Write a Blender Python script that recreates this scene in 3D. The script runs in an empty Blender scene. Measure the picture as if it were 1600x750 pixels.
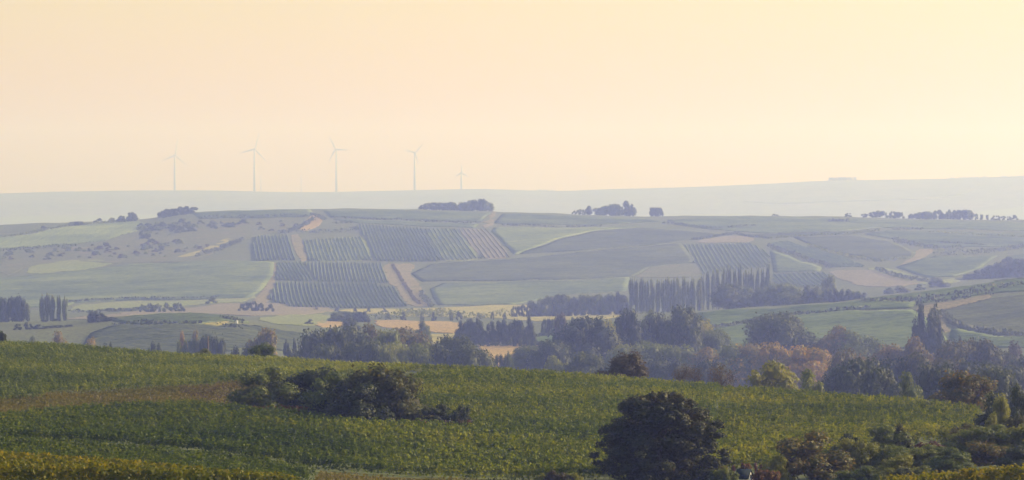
import bpy, math, random
import numpy as np
from mathutils import Vector
from mathutils.geometry import delaunay_2d_cdt

S = bpy.context.scene
COL = S.collection

# ------------------------------------------------------------------ camera, sky, sun, exposure
HX, HY = 800.0, 330.0                       # principal column and horizon row of the 1600x750 photograph
K = 2 * math.tan(math.radians(8)) / 1600    # tangent per photo pixel (16 degree lens)
cam = bpy.data.cameras.new('camera')
cam.sensor_width = 36
cam.lens = 18 / math.tan(math.radians(8))
cam.shift_y = -45 / 1600
cam.clip_start, cam.clip_end = 0.5, 40000
camo = bpy.data.objects.new('camera', cam)
camo.rotation_euler = (math.pi / 2, 0, 0)
COL.objects.link(camo)
S.camera = camo

SUN_AZ, SUN_EL = 68, 26                     # degrees right of the view axis, above the horizon
W = bpy.data.worlds.new('World')
S.world = W
W.use_nodes = True
wn, wl = W.node_tree.nodes, W.node_tree.links
bg = wn['Background']
sky = wn.new('ShaderNodeTexSky')
sky.sky_type = 'NISHITA'
sky.sun_disc = False
sky.sun_elevation = math.radians(SUN_EL)
sky.sun_rotation = math.radians(SUN_AZ)
sky.altitude = 0
sky.air_density = 1.9
sky.dust_density = 0.7
sky.ozone_density = 0.6
warm = wn.new('ShaderNodeMix'); warm.data_type = 'RGBA'; warm.blend_type = 'MULTIPLY'
warm.inputs['Factor'].default_value = 1.0
warm.inputs['B'].default_value = (1.02, 0.985, 0.90, 1)       # the dusty rose cast of the late light, the same all round
wl.new(sky.outputs[0], warm.inputs['A'])
wl.new(warm.outputs['Result'], bg.inputs[0])
bg.inputs[1].default_value = 0.071

sun = bpy.data.lights.new('sun', 'SUN')
sun.energy = 5.0
sun.angle = math.radians(0.53)
sun.color = (1.0, 0.80, 0.52)
suno = bpy.data.objects.new('sun', sun)
a, e = math.radians(SUN_AZ), math.radians(SUN_EL)
sdir = Vector((math.sin(a) * math.cos(e), math.cos(a) * math.cos(e), math.sin(e)))
suno.rotation_euler = (-sdir).to_track_quat('-Z', 'Y').to_euler()
suno.location = sdir * 500
COL.objects.link(suno)

S.view_settings.view_transform = 'Standard'
S.view_settings.look = 'None'
S.view_settings.exposure = 0.94
S.view_settings.gamma = 1.0
S.cycles.use_denoising = True
S.cycles.volume_bounces = 1
S.cycles.max_bounces = 6
S.cycles.diffuse_bounces = 2
S.cycles.transmission_bounces = 2

HAZE_DENSITY = 0.00031
HAZE_COLOR = (0.30, 0.375, 1.0, 1)
HAZE_G = 0.45

rng = np.random.default_rng(7)
R = random.Random(5)

# ------------------------------------------------------------------ materials
def nodes_of(name):
    m = bpy.data.materials.new(name)
    m.use_nodes = True
    n = m.node_tree.nodes
    n.clear()
    return m, n, m.node_tree.links

def ramp(n, stops):
    r = n.new('ShaderNodeValToRGB')
    while len(r.color_ramp.elements) < len(stops):
        r.color_ramp.elements.new(0.5)
    for el, (p, c) in zip(r.color_ramp.elements, stops):
        el.position = p
        el.color = (*c, 1)
    return r

def noise(n, l, src, scale, detail=4, rough=0.6):
    t = n.new('ShaderNodeTexNoise')
    t.inputs['Scale'].default_value = scale
    t.inputs['Detail'].default_value = detail
    t.inputs['Roughness'].default_value = rough
    l.new(src, t.inputs['Vector'])
    return t

def mixc(n, l, a, b, f, mode='MIX'):
    m = n.new('ShaderNodeMix'); m.data_type = 'RGBA'; m.blend_type = mode
    for sock, v in ((m.inputs['A'], a), (m.inputs['B'], b), (m.inputs['Factor'], f)):
        if isinstance(v, (int, float)): sock.default_value = v
        elif isinstance(v, tuple): sock.default_value = (*v, 1)
        else: l.new(v, sock)
    return m.outputs['Result']

def leaf_mat(name, cols, patch=0.25, transl=0.35, tcol=None, pscale=0.02, obj_var=True, gain=1.0):
    """foliage: colour per leaf and per tree, light shining through"""
    m, n, l = nodes_of(name)
    out = n.new('ShaderNodeOutputMaterial')
    geo = n.new('ShaderNodeNewGeometry')
    r = ramp(n, [(i / (len(cols) - 1), c) for i, c in enumerate(cols)])
    nz = noise(n, l, geo.outputs['Position'], pscale, 3)
    add = n.new('ShaderNodeMath'); add.operation = 'MULTIPLY_ADD'
    l.new(geo.outputs['Random Per Island'], add.inputs[0]); add.inputs[1].default_value = 0.5
    sub = n.new('ShaderNodeMath'); sub.operation = 'MULTIPLY_ADD'
    l.new(nz.outputs['Fac'], sub.inputs[0]); sub.inputs[1].default_value = 1.6; sub.inputs[2].default_value = -0.55
    l.new(sub.outputs[0], add.inputs[2])
    fac = add.outputs[0]
    if obj_var:
        oi = n.new('ShaderNodeObjectInfo')
        a2 = n.new('ShaderNodeMath'); a2.operation = 'MULTIPLY_ADD'
        l.new(oi.outputs['Random'], a2.inputs[0]); a2.inputs[1].default_value = 0.4
        l.new(fac, a2.inputs[2])
        s2 = n.new('ShaderNodeMath'); s2.operation = 'SUBTRACT'
        l.new(a2.outputs[0], s2.inputs[0]); s2.inputs[1].default_value = 0.2
        fac = s2.outputs[0]
    l.new(fac, r.inputs['Fac'])
    d = n.new('ShaderNodeBsdfPrincipled')
    d.inputs['Roughness'].default_value = 0.65
    d.inputs['Specular IOR Level'].default_value = 0.25
    l.new(r.outputs[0], d.inputs['Base Color'])
    t = n.new('ShaderNodeBsdfTranslucent')
    tc = mixc(n, l, r.outputs[0], tcol or (1.5, 1.4, 0.6), 1.0, 'MULTIPLY')
    l.new(tc, t.inputs['Color'])
    mx = n.new('ShaderNodeMixShader'); mx.inputs[0].default_value = transl
    l.new(d.outputs[0], mx.inputs[1]); l.new(t.outputs[0], mx.inputs[2])
    l.new(mx.outputs[0], out.inputs['Surface'])
    return m

def row_mat(name, cols):
    """far vine rows: plants differ one from the next and in larger patches of vigour"""
    m, n, l = nodes_of(name)
    out = n.new('ShaderNodeOutputMaterial')
    geo = n.new('ShaderNodeNewGeometry')
    a = noise(n, l, geo.outputs['Position'], .016, 4, .6)
    b = noise(n, l, geo.outputs['Position'], .30, 3, .8)
    c = noise(n, l, geo.outputs['Position'], .06, 2, .6)
    s1 = n.new('ShaderNodeMath'); s1.operation = 'MULTIPLY_ADD'
    l.new(a.outputs['Fac'], s1.inputs[0]); s1.inputs[1].default_value = 2.0; s1.inputs[2].default_value = -1.87
    s2 = n.new('ShaderNodeMath'); s2.operation = 'MULTIPLY_ADD'
    s0 = n.new('ShaderNodeMath'); s0.operation = 'MULTIPLY_ADD'
    l.new(geo.outputs['Random Per Island'], s0.inputs[0]); s0.inputs[1].default_value = .34; l.new(s1.outputs[0], s0.inputs[2])
    l.new(b.outputs['Fac'], s2.inputs[0]); s2.inputs[1].default_value = 1.7; l.new(s0.outputs[0], s2.inputs[2])
    s3 = n.new('ShaderNodeMath'); s3.operation = 'MULTIPLY_ADD'
    l.new(c.outputs['Fac'], s3.inputs[0]); s3.inputs[1].default_value = .7; l.new(s2.outputs[0], s3.inputs[2])
    r = ramp(n, [(i / (len(cols) - 1), q) for i, q in enumerate(cols)])
    l.new(s3.outputs[0], r.inputs[0])
    d = n.new('ShaderNodeBsdfPrincipled'); d.inputs['Roughness'].default_value = .8
    d.inputs['Specular IOR Level'].default_value = .15
    l.new(r.outputs[0], d.inputs['Base Color'])
    l.new(d.outputs[0], out.inputs['Surface'])
    return m

def soil_mat(name, c1, c2, c3=None, big=0.015, small=0.6, bump=0.4):
    m, n, l = nodes_of(name)
    out = n.new('ShaderNodeOutputMaterial')
    geo = n.new('ShaderNodeNewGeometry')
    pos = geo.outputs['Position']
    a = noise(n, l, pos, big, 5, 0.65)
    b = noise(n, l, pos, small, 4, 0.7)
    ra = ramp(n, [(0.35, (0, 0, 0)), (0.65, (1, 1, 1))]); l.new(a.outputs['Fac'], ra.inputs[0])
    c = mixc(n, l, c1, c2, ra.outputs[0])
    rb = ramp(n, [(0.38, (0.55, 0.55, 0.55)), (0.62, (1.35, 1.35, 1.35))]); l.new(b.outputs['Fac'], rb.inputs[0])
    c = mixc(n, l, c, rb.outputs[0], 1.0, 'MULTIPLY')
    if c3:
        a3 = noise(n, l, pos, big * 3.1, 4)
        r3 = ramp(n, [(0.54, (0, 0, 0)), (0.66, (1, 1, 1))]); l.new(a3.outputs['Fac'], r3.inputs[0])
        c = mixc(n, l, c, c3, r3.outputs[0])
    d = n.new('ShaderNodeBsdfPrincipled')
    d.inputs['Roughness'].default_value = 0.9
    d.inputs['Specular IOR Level'].default_value = 0.1
    l.new(c, d.inputs['Base Color'])
    bp = n.new('ShaderNodeBump'); bp.inputs['Strength'].default_value = bump; bp.inputs['Distance'].default_value = 0.4
    l.new(b.outputs['Fac'], bp.inputs['Height']); l.new(bp.outputs[0], d.inputs['Normal'])
    l.new(d.outputs[0], out.inputs['Surface'])
    return m

def plain_mat(name, c, rough=0.6, var=0.25, scale=3.0):
    m, n, l = nodes_of(name)
    out = n.new('ShaderNodeOutputMaterial')
    tc = n.new('ShaderNodeTexCoord')
    b = noise(n, l, tc.outputs['Object'], scale, 5)
    lo = tuple(x * (1 - var) for x in c); hi = tuple(min(1, x * (1 + var)) for x in c)
    r = ramp(n, [(0.3, lo), (0.7, hi)]); l.new(b.outputs['Fac'], r.inputs[0])
    d = n.new('ShaderNodeBsdfPrincipled'); d.inputs['Roughness'].default_value = rough
    d.inputs['Specular IOR Level'].default_value = .15
    l.new(r.outputs[0], d.inputs['Base Color'])
    l.new(d.outputs[0], out.inputs['Surface'])
    return m

M = dict(
    dark=leaf_mat('foliage_dark', [(.016, .026, .012), (.034, .048, .016), (.075, .09, .025)], transl=.22),
    green=leaf_mat('foliage_green', [(.05, .075, .02), (.10, .125, .03), (.17, .18, .04)], transl=.32),
    bright=leaf_mat('foliage_yellow_green', [(.07, .09, .016), (.14, .15, .022), (.22, .205, .03)]),
    poplar=leaf_mat('foliage_poplar', [(.08, .10, .04), (.15, .17, .06), (.24, .25, .085)], transl=.35),
    autumn=leaf_mat('foliage_autumn', [(.07, .085, .022), (.16, .14, .025), (.30, .20, .028)], tcol=(1.6, 1.25, .5)),
    rust=leaf_mat('foliage_rust_tipped', [(.03, .042, .015), (.07, .076, .02), (.16, .115, .022)], tcol=(1.6, 1.2, .5)),
    tips=leaf_mat('foliage_dark_brown_tipped', [(.014, .025, .011), (.026, .038, .014), (.055, .055, .016)], transl=.3, tcol=(1.7, 1.05, .4), pscale=.25),
    grass=leaf_mat('dry_olive_grass', [(.05, .055, .010), (.085, .078, .014), (.13, .10, .02)], pscale=.08, obj_var=False),
    brown=leaf_mat('foliage_brown', [(.045, .04, .024), (.07, .058, .03), (.09, .07, .032)], tcol=(1.3, 1.1, .7)),
    plum=leaf_mat('foliage_plum', [(.05, .022, .022), (.075, .035, .03), (.09, .05, .03)], tcol=(1.3, .8, .7)),
    reddish=leaf_mat('foliage_dry_red', [(.09, .05, .02), (.14, .08, .03), (.18, .11, .04)], tcol=(1.3, .9, .5)),
    vine=leaf_mat('vine_leaves', [(.026, .050, .003), (.060, .090, .003), (.115, .142, .004), (.20, .205, .008)], pscale=.045, transl=.42),
    vine_shade_tint=leaf_mat('vine_leaves_shade_tint', [(.022, .042, .003), (.044, .072, .003), (.080, .108, .004), (.15, .16, .008)], pscale=.045, transl=.38),  # shade of the left blocks painted in as a darker leaf colour
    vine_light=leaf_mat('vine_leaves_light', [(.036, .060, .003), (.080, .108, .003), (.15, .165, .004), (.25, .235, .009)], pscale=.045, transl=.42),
    vine_gold=leaf_mat('vine_leaves_golden', [(.04, .055, .006), (.08, .09, .006), (.13, .12, .008), (.21, .16, .010)], pscale=.06, transl=.4),
    row=row_mat('vine_rows_green', [(.034, .056, .024), (.076, .104, .04), (.135, .16, .056)]),
    row_dark=row_mat('vine_rows_dark', [(.020, .032, .018), (.044, .058, .028), (.08, .095, .038)]),
    row_pale=row_mat('vine_rows_pale', [(.046, .072, .03), (.092, .122, .046), (.15, .175, .062)]),
    row_slope=row_mat('vine_rows_slope', [(.03, .054, .016), (.064, .098, .026), (.11, .145, .038)]),
    row_tan=row_mat('vine_rows_tan', [(.08, .075, .05), (.15, .13, .07), (.21, .18, .09)]),
    ground=soil_mat('valley_grass_and_soil', (.072, .088, .034), (.092, .10, .042), (.06, .07, .03)),
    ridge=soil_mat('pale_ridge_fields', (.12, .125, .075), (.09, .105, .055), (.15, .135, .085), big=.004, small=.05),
    tan=soil_mat('dry_tan_earth', (.18, .145, .07), (.14, .12, .055), (.11, .11, .048), big=.03),
    pink=soil_mat('ploughed_pinkish_soil', (.165, .14, .105), (.14, .125, .085), big=.02),
    meadow=soil_mat('green_meadow', (.13, .16, .045), (.16, .17, .05), big=.02),
    yellow=soil_mat('yellow_meadow', (.27, .23, .055), (.22, .2, .055), (.16, .15, .05), big=.03),
    stubble=soil_mat('orange_stubble', (.29, .205, .075), (.24, .165, .06), big=.03),
    scrub=soil_mat('brown_scrub_ground', (.098, .102, .052), (.08, .09, .042), (.125, .105, .06), big=.03),
    track=soil_mat('dry_grass_track', (.070, .070, .014), (.10, .075, .018), (.05, .06, .011), big=.08, small=2.0),
    redgrass=soil_mat('red_dry_grass', (.10, .06, .022), (.075, .065, .016), big=.15, small=2.0),
    bark=plain_mat('bark', (.055, .045, .035), .9, .4, 4),
    turbine=plain_mat('grey_white_paint', (.40, .40, .41), .55, .05),
    white_paint=plain_mat('white_paint', (.78, .77, .74), .5, .06),
    limewash=plain_mat('limewash', (.8, .78, .72), .7, .08),
    slate=plain_mat('blue_grey_roofing', (.010, .018, .028), .9, .25, 2),
    dark_hole=plain_mat('dark_opening', (.02, .02, .02), .8, .2),
    wood=plain_mat('weathered_post', (.10, .075, .06), .85, .35, 6),
    steel=plain_mat('galvanised_steel', (.42, .43, .44), .5, .1),
)

# ------------------------------------------------------------------ object helpers
def mesh_np(name, verts, quads=None, polys=None, mat=None, smooth=False, tris=None):
    me = bpy.data.meshes.new(name)
    verts = np.asarray(verts, np.float32)
    me.vertices.add(len(verts))
    me.vertices.foreach_set('co', verts.ravel())
    idx, start, p = [], [], 0
    for F in (quads, tris):
        if F is None or not len(F): continue
        F = np.asarray(F, np.int32)
        idx.append(F.ravel()); start.append(np.arange(len(F), dtype=np.int32) * F.shape[1] + p); p += F.size
    if idx:
        idx = np.concatenate(idx); start = np.concatenate(start)
        me.loops.add(len(idx)); me.loops.foreach_set('vertex_index', idx)
        me.polygons.add(len(start)); me.polygons.foreach_set('loop_start', start)
        if smooth: me.polygons.foreach_set('use_smooth', np.ones(len(start), bool))
    me.update(calc_edges=True)
    me.validate()
    if mat: me.materials.append(mat)
    return me

def add(name, data, parent=None, loc=None, rz=0.0, scale=None):
    o = bpy.data.objects.new(name, data)
    COL.objects.link(o)
    if parent: o.parent = parent
    if loc is not None: o.location = loc
    o.rotation_euler[2] = rz
    if scale is not None: o.scale = scale
    return o

def tag(o, label=None, cat=None, group=None, kind=None):
    if label: o['label'] = label
    if cat: o['category'] = cat
    if group: o['group'] = group
    if kind: o['kind'] = kind
    return o

def tube(pts, rad, sides=6, caps=True):
    """vertices and quads of a tapered tube through pts"""
    pts = [Vector(p) for p in pts]
    V, Q = [], []
    for i, p in enumerate(pts):
        d = (pts[min(i + 1, len(pts) - 1)] - pts[max(i - 1, 0)]).normalized()
        x = d.orthogonal().normalized(); y = d.cross(x)
        for k in range(sides):
            t = 2 * math.pi * k / sides
            V.append(p + (x * math.cos(t) + y * math.sin(t)) * rad[i])
    for i in range(len(pts) - 1):
        for k in range(sides):
            k2 = (k + 1) % sides
            Q.append((i * sides + k, i * sides + k2, (i + 1) * sides + k2, (i + 1) * sides + k))
    if caps and sides % 2 == 0:
        b = (len(pts) - 1) * sides
        for k in range(1, sides - 2, 2):
            Q.append((b, b + k, b + k + 1, b + k + 2)); Q.append((0, k + 2, k + 1, k))
    return [tuple(v) for v in V], Q

class Acc:
    def __init__(s): s.v, s.q = [], []
    def put(s, V, Q):
        b = len(s.v); s.v += V; s.q += [tuple(i + b for i in q) for q in Q]
    def box(s, c, d, rz=0):
        cx, cy, cz = c; dx, dy, dz = (t / 2 for t in d); cs, sn = math.cos(rz), math.sin(rz)
        V = []
        for z in (-dz, dz):
            for x, y in ((-dx, -dy), (dx, -dy), (dx, dy), (-dx, dy)):
                V.append((cx + x * cs - y * sn, cy + x * sn + y * cs, cz + z))
        s.put(V, [(3, 2, 1, 0), (4, 5, 6, 7), (0, 1, 5, 4), (1, 2, 6, 5), (2, 3, 7, 6), (3, 0, 4, 7)])
    def mesh(s, name, mat): return mesh_np(name, s.v, s.q, mat=mat)

# ------------------------------------------------------------------ terrain
def pchip(x, y, xq):
    """monotone cubic through (x, y) for each query"""
    x = np.asarray(x, float); y = np.asarray(y, float)
    h = np.diff(x); d = np.diff(y) / h
    m = np.zeros_like(y)
    m[0], m[-1] = d[0], d[-1]
    w1 = 2 * h[1:] + h[:-1]; w2 = h[1:] + 2 * h[:-1]
    same = d[:-1] * d[1:] > 0
    den = np.where(same, w1 / np.where(d[:-1] == 0, 1, d[:-1]) + w2 / np.where(d[1:] == 0, 1, d[1:]), 1)
    m[1:-1] = np.where(same, (w1 + w2) / den, 0)
    xq = np.clip(xq, x[0], x[-1])
    i = np.clip(np.searchsorted(x, xq, side='right') - 1, 0, len(x) - 2)
    t = (xq - x[i]) / h[i]
    return ((1 + 2 * t) * (1 - t) ** 2 * y[i] + t * (1 - t) ** 2 * h[i] * m[i]
            + t * t * (3 - 2 * t) * y[i + 1] + t * t * (t - 1) * h[i] * m[i + 1])

SKY1 = ([0, 200, 400, 600, 785, 900, 1000, 1200, 1400, 1530, 1600],
        [536, 549, 557, 568, 579, 586, 592, 608, 624, 636, 642])        # outline of the near vineyard hill
CRD = ([0, 400, 800, 1000, 1200, 1400, 1600], [760, 745, 690, 665, 640, 610, 585])
def near(D):
    """true distance of a nominal one: the near hill is drawn in towards the viewpoint"""
    return float(np.interp(D, [0, 60, 800, 980, 20000], [0, 30, 400, 980, 20000]))
def crest_d(u): return pchip(*CRD, u) * .5
def crest_y(u): return pchip(*SKY1, u) + 0.75 / (K * crest_d(u))
def C(*p): return ([a for a, b in p], [b for a, b in p])
FEAT = [  # (distance, row) of the ground, one curve across the picture for each step in depth; z: given in metres
    (1.0, None, -2.6), (100, None, -5.2),
    (215, C((0, 780), (400, 785), (800, 800), (1200, 790), (1600, 775)), None),
    (300, C((0, 741), (200, 757), (400, 777), (600, 792), (800, 802), (1200, 795), (1400, 781), (1500, 773), (1600, 765)), None),
    (352, C((0, 748), (400, 772), (800, 785), (1200, 775), (1400, 770), (1600, 760)), None),
    (430, C((0, 703), (400, 722), (600, 738), (800, 745), (1000, 748), (1200, 742), (1400, 726), (1600, 712)), None),
    (530, C((0, 653), (400, 655), (600, 662), (800, 664), (1000, 668), (1200, 674), (1400, 676), (1600, 682)), None),
    ('crest-', None, None), ('crest', None, None), ('crest+', None, None),
    (1000, C((0, 598), (400, 604), (700, 600), (1000, 612), (1600, 618)), None),
    (1150, C((0, 553), (250, 552), (400, 553), (500, 566), (700, 562), (1000, 572), (1200, 572), (1600, 575)), None),
    (1300, C((0, 509), (100, 505), (200, 497), (300, 492), (350, 495), (400, 508), (480, 522), (600, 533), (800, 540), (1000, 537), (1200, 528), (1400, 510), (1600, 492)), None),
    (1500, C((0, 506), (300, 502), (400, 506), (600, 514), (800, 516), (900, 507), (1085, 489), (1200, 481), (1320, 471), (1400, 461), (1500, 448), (1600, 435)), None),
    (1750, C((0, 494), (300, 490), (400, 494), (600, 498), (800, 498), (1000, 492), (1200, 488), (1400, 476), (1600, 462)), None),
    (2050, C((0, 484), (200, 479), (400, 475), (600, 482), (800, 479), (1000, 478), (1200, 468), (1400, 452), (1600, 442)), None),
    (2400, C((0, 432), (200, 426), (400, 419), (600, 424), (800, 421), (1000, 419), (1200, 413), (1400, 406), (1600, 401)), None),
    (2750, C((0, 381), (200, 372), (400, 366), (600, 364), (800, 364), (1000, 363), (1200, 363), (1400, 365), (1600, 367)), None),
    (3050, C((0, 352), (60, 349), (150, 347), (230, 342), (300, 332), (400, 328), (550, 326), (660, 328), (770, 331), (880, 334), (1000, 338), (1100, 337), (1300, 338), (1400, 341), (1500, 343), (1600, 344)), None),
    (3450, None, -24), (5000, None, -62),
    (7000, C((0, 346), (800, 344), (1600, 338)), None),
    (8600, C((0, 303), (100, 300), (300, 298), (480, 301), (640, 298), (750, 296), (870, 299), (960, 296), (1050, 294), (1200, 288), (1300, 283), (1440, 281), (1600, 276)), None),
    (9300, None, -10),
]
def column(u, cosv):
    """radii and heights of the terrain features in photo column u"""
    u = min(max(u, -60.0), 1660.0)
    uu = np.array([min(max(u, 0.0), 1600.0)])
    rr, zz = [], []
    for d, cv, z in FEAT:
        if isinstance(d, str):
            cd = float(crest_d(uu)[0]); cy = float(crest_y(uu)[0])
            dd = cd + {'crest-': -38, 'crest': 0, 'crest+': 110}[d]
            zc = (HY - cy) * K * cd
            z2 = zc
            if d == 'crest-': z2 = (HY - (cy + 20 + 0.010 * uu[0])) * K * dd
            if d == 'crest+': z2 = zc - 10
            rr.append(dd); zz.append(z2)
        else:
            d = near(d)
            if cv is not None: z = float((HY - pchip(cv[0], cv[1], uu)[0]) * K * d)
            rr.append(d); zz.append(z)
    return np.array(rr) / cosv, np.array(zz)

rad = [1.0]
while rad[-1] < 9300: rad.append(rad[-1] + 1.2 + rad[-1] * 0.0095)
rad = np.array(rad[:-1] + [9300.0])
th_in = np.radians(np.arange(-9.6, 9.601, 0.06))
step, th_out, cur = 0.08, [], 9.6
while cur < 180:
    step = min(step * 1.35, 6.0); cur += step
    th_out.append(min(cur, 180.0))
th_out = np.radians(th_out)
theta = np.concatenate([-th_out[::-1], th_in, th_out])
NR, NT = len(rad), len(theta)
Z = np.zeros((NT, NR))
for i, t in enumerate(theta):
    tc = max(min(t, math.radians(9.0)), -math.radians(9.0))
    rr, zz = column(HX + math.tan(tc) / K, math.cos(tc))
    Z[i] = pchip(rr, zz, rad)
# gentle undulation, none right at the viewpoint
XX = np.sin(theta)[:, None] * rad[None]; YY = np.cos(theta)[:, None] * rad[None]
und = np.zeros_like(Z)
for f, am in ((1 / 95, .35), (1 / 47, .22), (1 / 23, .12)):
    a1, a2, p1, p2 = rng.uniform(-1, 1, 4)
    und += am * np.sin(2 * math.pi * f * (XX * .9 + YY * a1) + 6 * p1) * np.sin(2 * math.pi * f * (YY * .8 - XX * a2) + 6 * p2)
Z += und * np.clip((rad[None] - 150) / 400, 0, 1)
Z[-1] = Z[0]
tv = np.stack([XX, YY, Z], -1)[:-1].reshape(-1, 3)      # the last column closes on the first
nt = NT - 1
ii, jj = np.meshgrid(np.arange(nt), np.arange(NR - 1), indexing='ij')
i2 = (ii + 1) % nt
tq = np.stack([ii * NR + jj, i2 * NR + jj, i2 * NR + jj + 1, ii * NR + jj + 1], -1).reshape(-1, 4)
tq = tq[:, ::-1]
ground = add('ground', mesh_np('ground', tv, tq, mat=M['ground'], smooth=True))
tag(ground, kind='structure')

def H(x, y):
    """terrain height at world x, y (arrays)"""
    x = np.asarray(x, float); y = np.asarray(y, float)
    r = np.hypot(x, y); t = np.arctan2(x, y)
    i = np.clip(np.searchsorted(theta, t) - 1, 0, NT - 2)
    j = np.clip(np.searchsorted(rad, r) - 1, 0, NR - 2)
    a = (t - theta[i]) / (theta[i + 1] - theta[i]); b = (r - rad[j]) / (rad[j + 1] - rad[j])
    return (Z[i, j] * (1 - a) * (1 - b) + Z[i + 1, j] * a * (1 - b) + Z[i, j + 1] * (1 - a) * b + Z[i + 1, j + 1] * a * b)

def at_depth(u, D): return ((u - HX) * K * D, float(D))
def hit(u, v, rmin):
    """where the sight line of photo pixel (u, v) first meets the ground beyond rmin"""
    rmin = near(rmin)
    D = np.arange(rmin, 9000, 1.5 if rmin < 1000 else 4.0)
    x = (u - HX) * K * D
    g = H(x, D) - (HY - v) * K * D
    k = np.argmax(g >= 0)
    if g[k] < 0: k = int(np.argmax(g))
    if k > 0 and g[k] != g[k - 1]:
        f = min(max(-g[k - 1] / (g[k] - g[k - 1]), 0), 1)
        d = D[k - 1] + f * (D[k] - D[k - 1])
    else: d = D[k]
    return at_depth(u, d)
def world(poly, rmin):
    """photo pixels (u, v), or (u, -distance), to points on the ground"""
    return [at_depth(u, near(-v)) if v < 0 else hit(u, v, rmin) for u, v in poly]

def dens(P, step):
    out = []
    for k, a in enumerate(P):
        b = P[(k + 1) % len(P)]
        n = max(1, int(math.dist(a, b) / step))
        out += [(a[0] + (b[0] - a[0]) * q / n, a[1] + (b[1] - a[1]) * q / n) for q in range(n)]
    return out
def inside(P, x, y):
    P = np.asarray(P); c = np.zeros(len(x), bool)
    j = len(P) - 1
    for i in range(len(P)):
        xi, yi = P[i]; xj, yj = P[j]
        if yi != yj:
            c ^= ((yi > y) != (yj > y)) & (x < (xj - xi) * (y - yi) / (yj - yi) + xi)
        j = i
    return c
def smooth_poly(P, n=2):
    for _ in range(n):
        Q = []
        for k, a in enumerate(P):
            b = P[(k + 1) % len(P)]
            Q += [(a[0] * .8 + b[0] * .2, a[1] * .8 + b[1] * .2), (a[0] * .2 + b[0] * .8, a[1] * .2 + b[1] * .8)]
        P = Q
    return P

def sheet(name, poly, rmin, mat, lift=0.25, kind='structure', rough_edge=1.0):
    """a patch of ground draped on the terrain, with a short skirt"""
    P = smooth_poly(world(poly, rmin), 1)
    size = math.sqrt(abs(sum(P[k][0] * P[k - 1][1] - P[k - 1][0] * P[k][1] for k in range(len(P)))) / 2)
    st = max(2.0, min(16.0, size / 14))
    B = dens(P, st)
    B = [(x + R.gauss(0, .12) * st * rough_edge, y + R.gauss(0, .25) * st * rough_edge) for x, y in B]
    xs = np.array([p[0] for p in B]); ys = np.array([p[1] for p in B])
    gx, gy = np.meshgrid(np.arange(xs.min(), xs.max(), st), np.arange(ys.min(), ys.max(), st))
    gx, gy = gx.ravel(), gy.ravel()
    k = inside(B, gx, gy)
    pts = [Vector(p) for p in B] + [Vector((x, y)) for x, y in zip(gx[k], gy[k])]
    nb = len(B)
    vs, ed, fs, *_ = delaunay_2d_cdt(pts, [(i, (i + 1) % nb) for i in range(nb)], [], 1, 1e-4)
    vx = np.array([v[0] for v in vs]); vy = np.array([v[1] for v in vs])
    vz = H(vx, vy) + lift
    V = [tuple(v) for v in np.stack([vx, vy, vz], 1)]
    F = [tuple(f) for f in fs]
    cnt = {}
    for f in F:
        for q in range(len(f)):
            e_ = (f[q], f[(q + 1) % len(f)]); cnt[tuple(sorted(e_))] = cnt.get(tuple(sorted(e_)), []) + [e_]
    low = {}
    for es in cnt.values():
        if len(es) == 1:
            p, q = es[0]
            for w in (p, q):
                if w not in low: low[w] = len(V); V.append((V[w][0], V[w][1], V[w][2] - lift - .5))
            F.append((q, p, low[p], low[q]))
    me = bpy.data.meshes.new(name)
    me.from_pydata(V, [], F); me.validate()
    me.materials.append(mat)
    return tag(add(name, me), kind=kind)

def scan_rows(P, ang, spacing):
    """row lines (start, end) that fill polygon P at direction ang"""
    c, s = math.cos(ang), math.sin(ang)
    Q = [(x * c + y * s, -x * s + y * c) for x, y in P]
    lo, hi = min(q[1] for q in Q), max(q[1] for q in Q)
    out = []
    t = lo + spacing * .5
    while t < hi:
        xs = []
        for k in range(len(Q)):
            (x1, y1), (x2, y2) = Q[k], Q[(k + 1) % len(Q)]
            if (y1 > t) != (y2 > t): xs.append(x1 + (t - y1) * (x2 - x1) / (y2 - y1))
        xs.sort()
        for p, q in zip(xs[::2], xs[1::2]):
            if q - p > 3: out.append(((p * c - t * s, p * s + t * c), (q * c - t * s, q * s + t * c)))
        t += spacing
    return out

def row_geo(a, b, h, w, seg):
    L = math.dist(a, b)
    n = max(2, int(L / seg) + 1)
    t = np.linspace(0, 1, n)
    t[1:-1] += rng.uniform(-.3, .3, n - 2) / n
    x = a[0] + (b[0] - a[0]) * t; y = a[1] + (b[1] - a[1]) * t
    dx, dy = (b[0] - a[0]) / L, (b[1] - a[1]) / L
    z = H(x, y)
    hh = h * rng.uniform(.6, 1.2, n); ww = w * rng.uniform(.6, 1.25, n); jx = rng.uniform(-.15, .15, n) * w
    prof = ((-.5, -.15), (-.55, .6), (0, 1.0), (.55, .6), (.5, -.15))
    V = np.zeros((n, 5, 3))
    for k, (px, pz) in enumerate(prof):
        o = px * ww + jx
        V[:, k, 0] = x - dy * o; V[:, k, 1] = y + dx * o; V[:, k, 2] = z + pz * hh
    V = V.reshape(-1, 3)
    i, k = np.meshgrid(np.arange(n - 1), np.arange(4), indexing='ij')
    Q = np.stack([i * 5 + k, (i + 1) * 5 + k, (i + 1) * 5 + k + 1, i * 5 + k + 1], -1).reshape(-1, 4)
    e = (n - 1) * 5
    caps = np.array([[0, 1, 2, 3], [0, 3, 4, 4], [e + 3, e + 2, e + 1, e], [e + 4, e + 3, e, e]])
    caps = np.array([[0, 1, 2, 3], [e + 3, e + 2, e + 1, e]])
    return V, np.concatenate([Q, caps])

def row_dir(p, q, rmin):
    a, b = hit(*p, rmin), hit(*q, rmin)
    return math.atan2(b[1] - a[1], b[0] - a[0])

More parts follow.
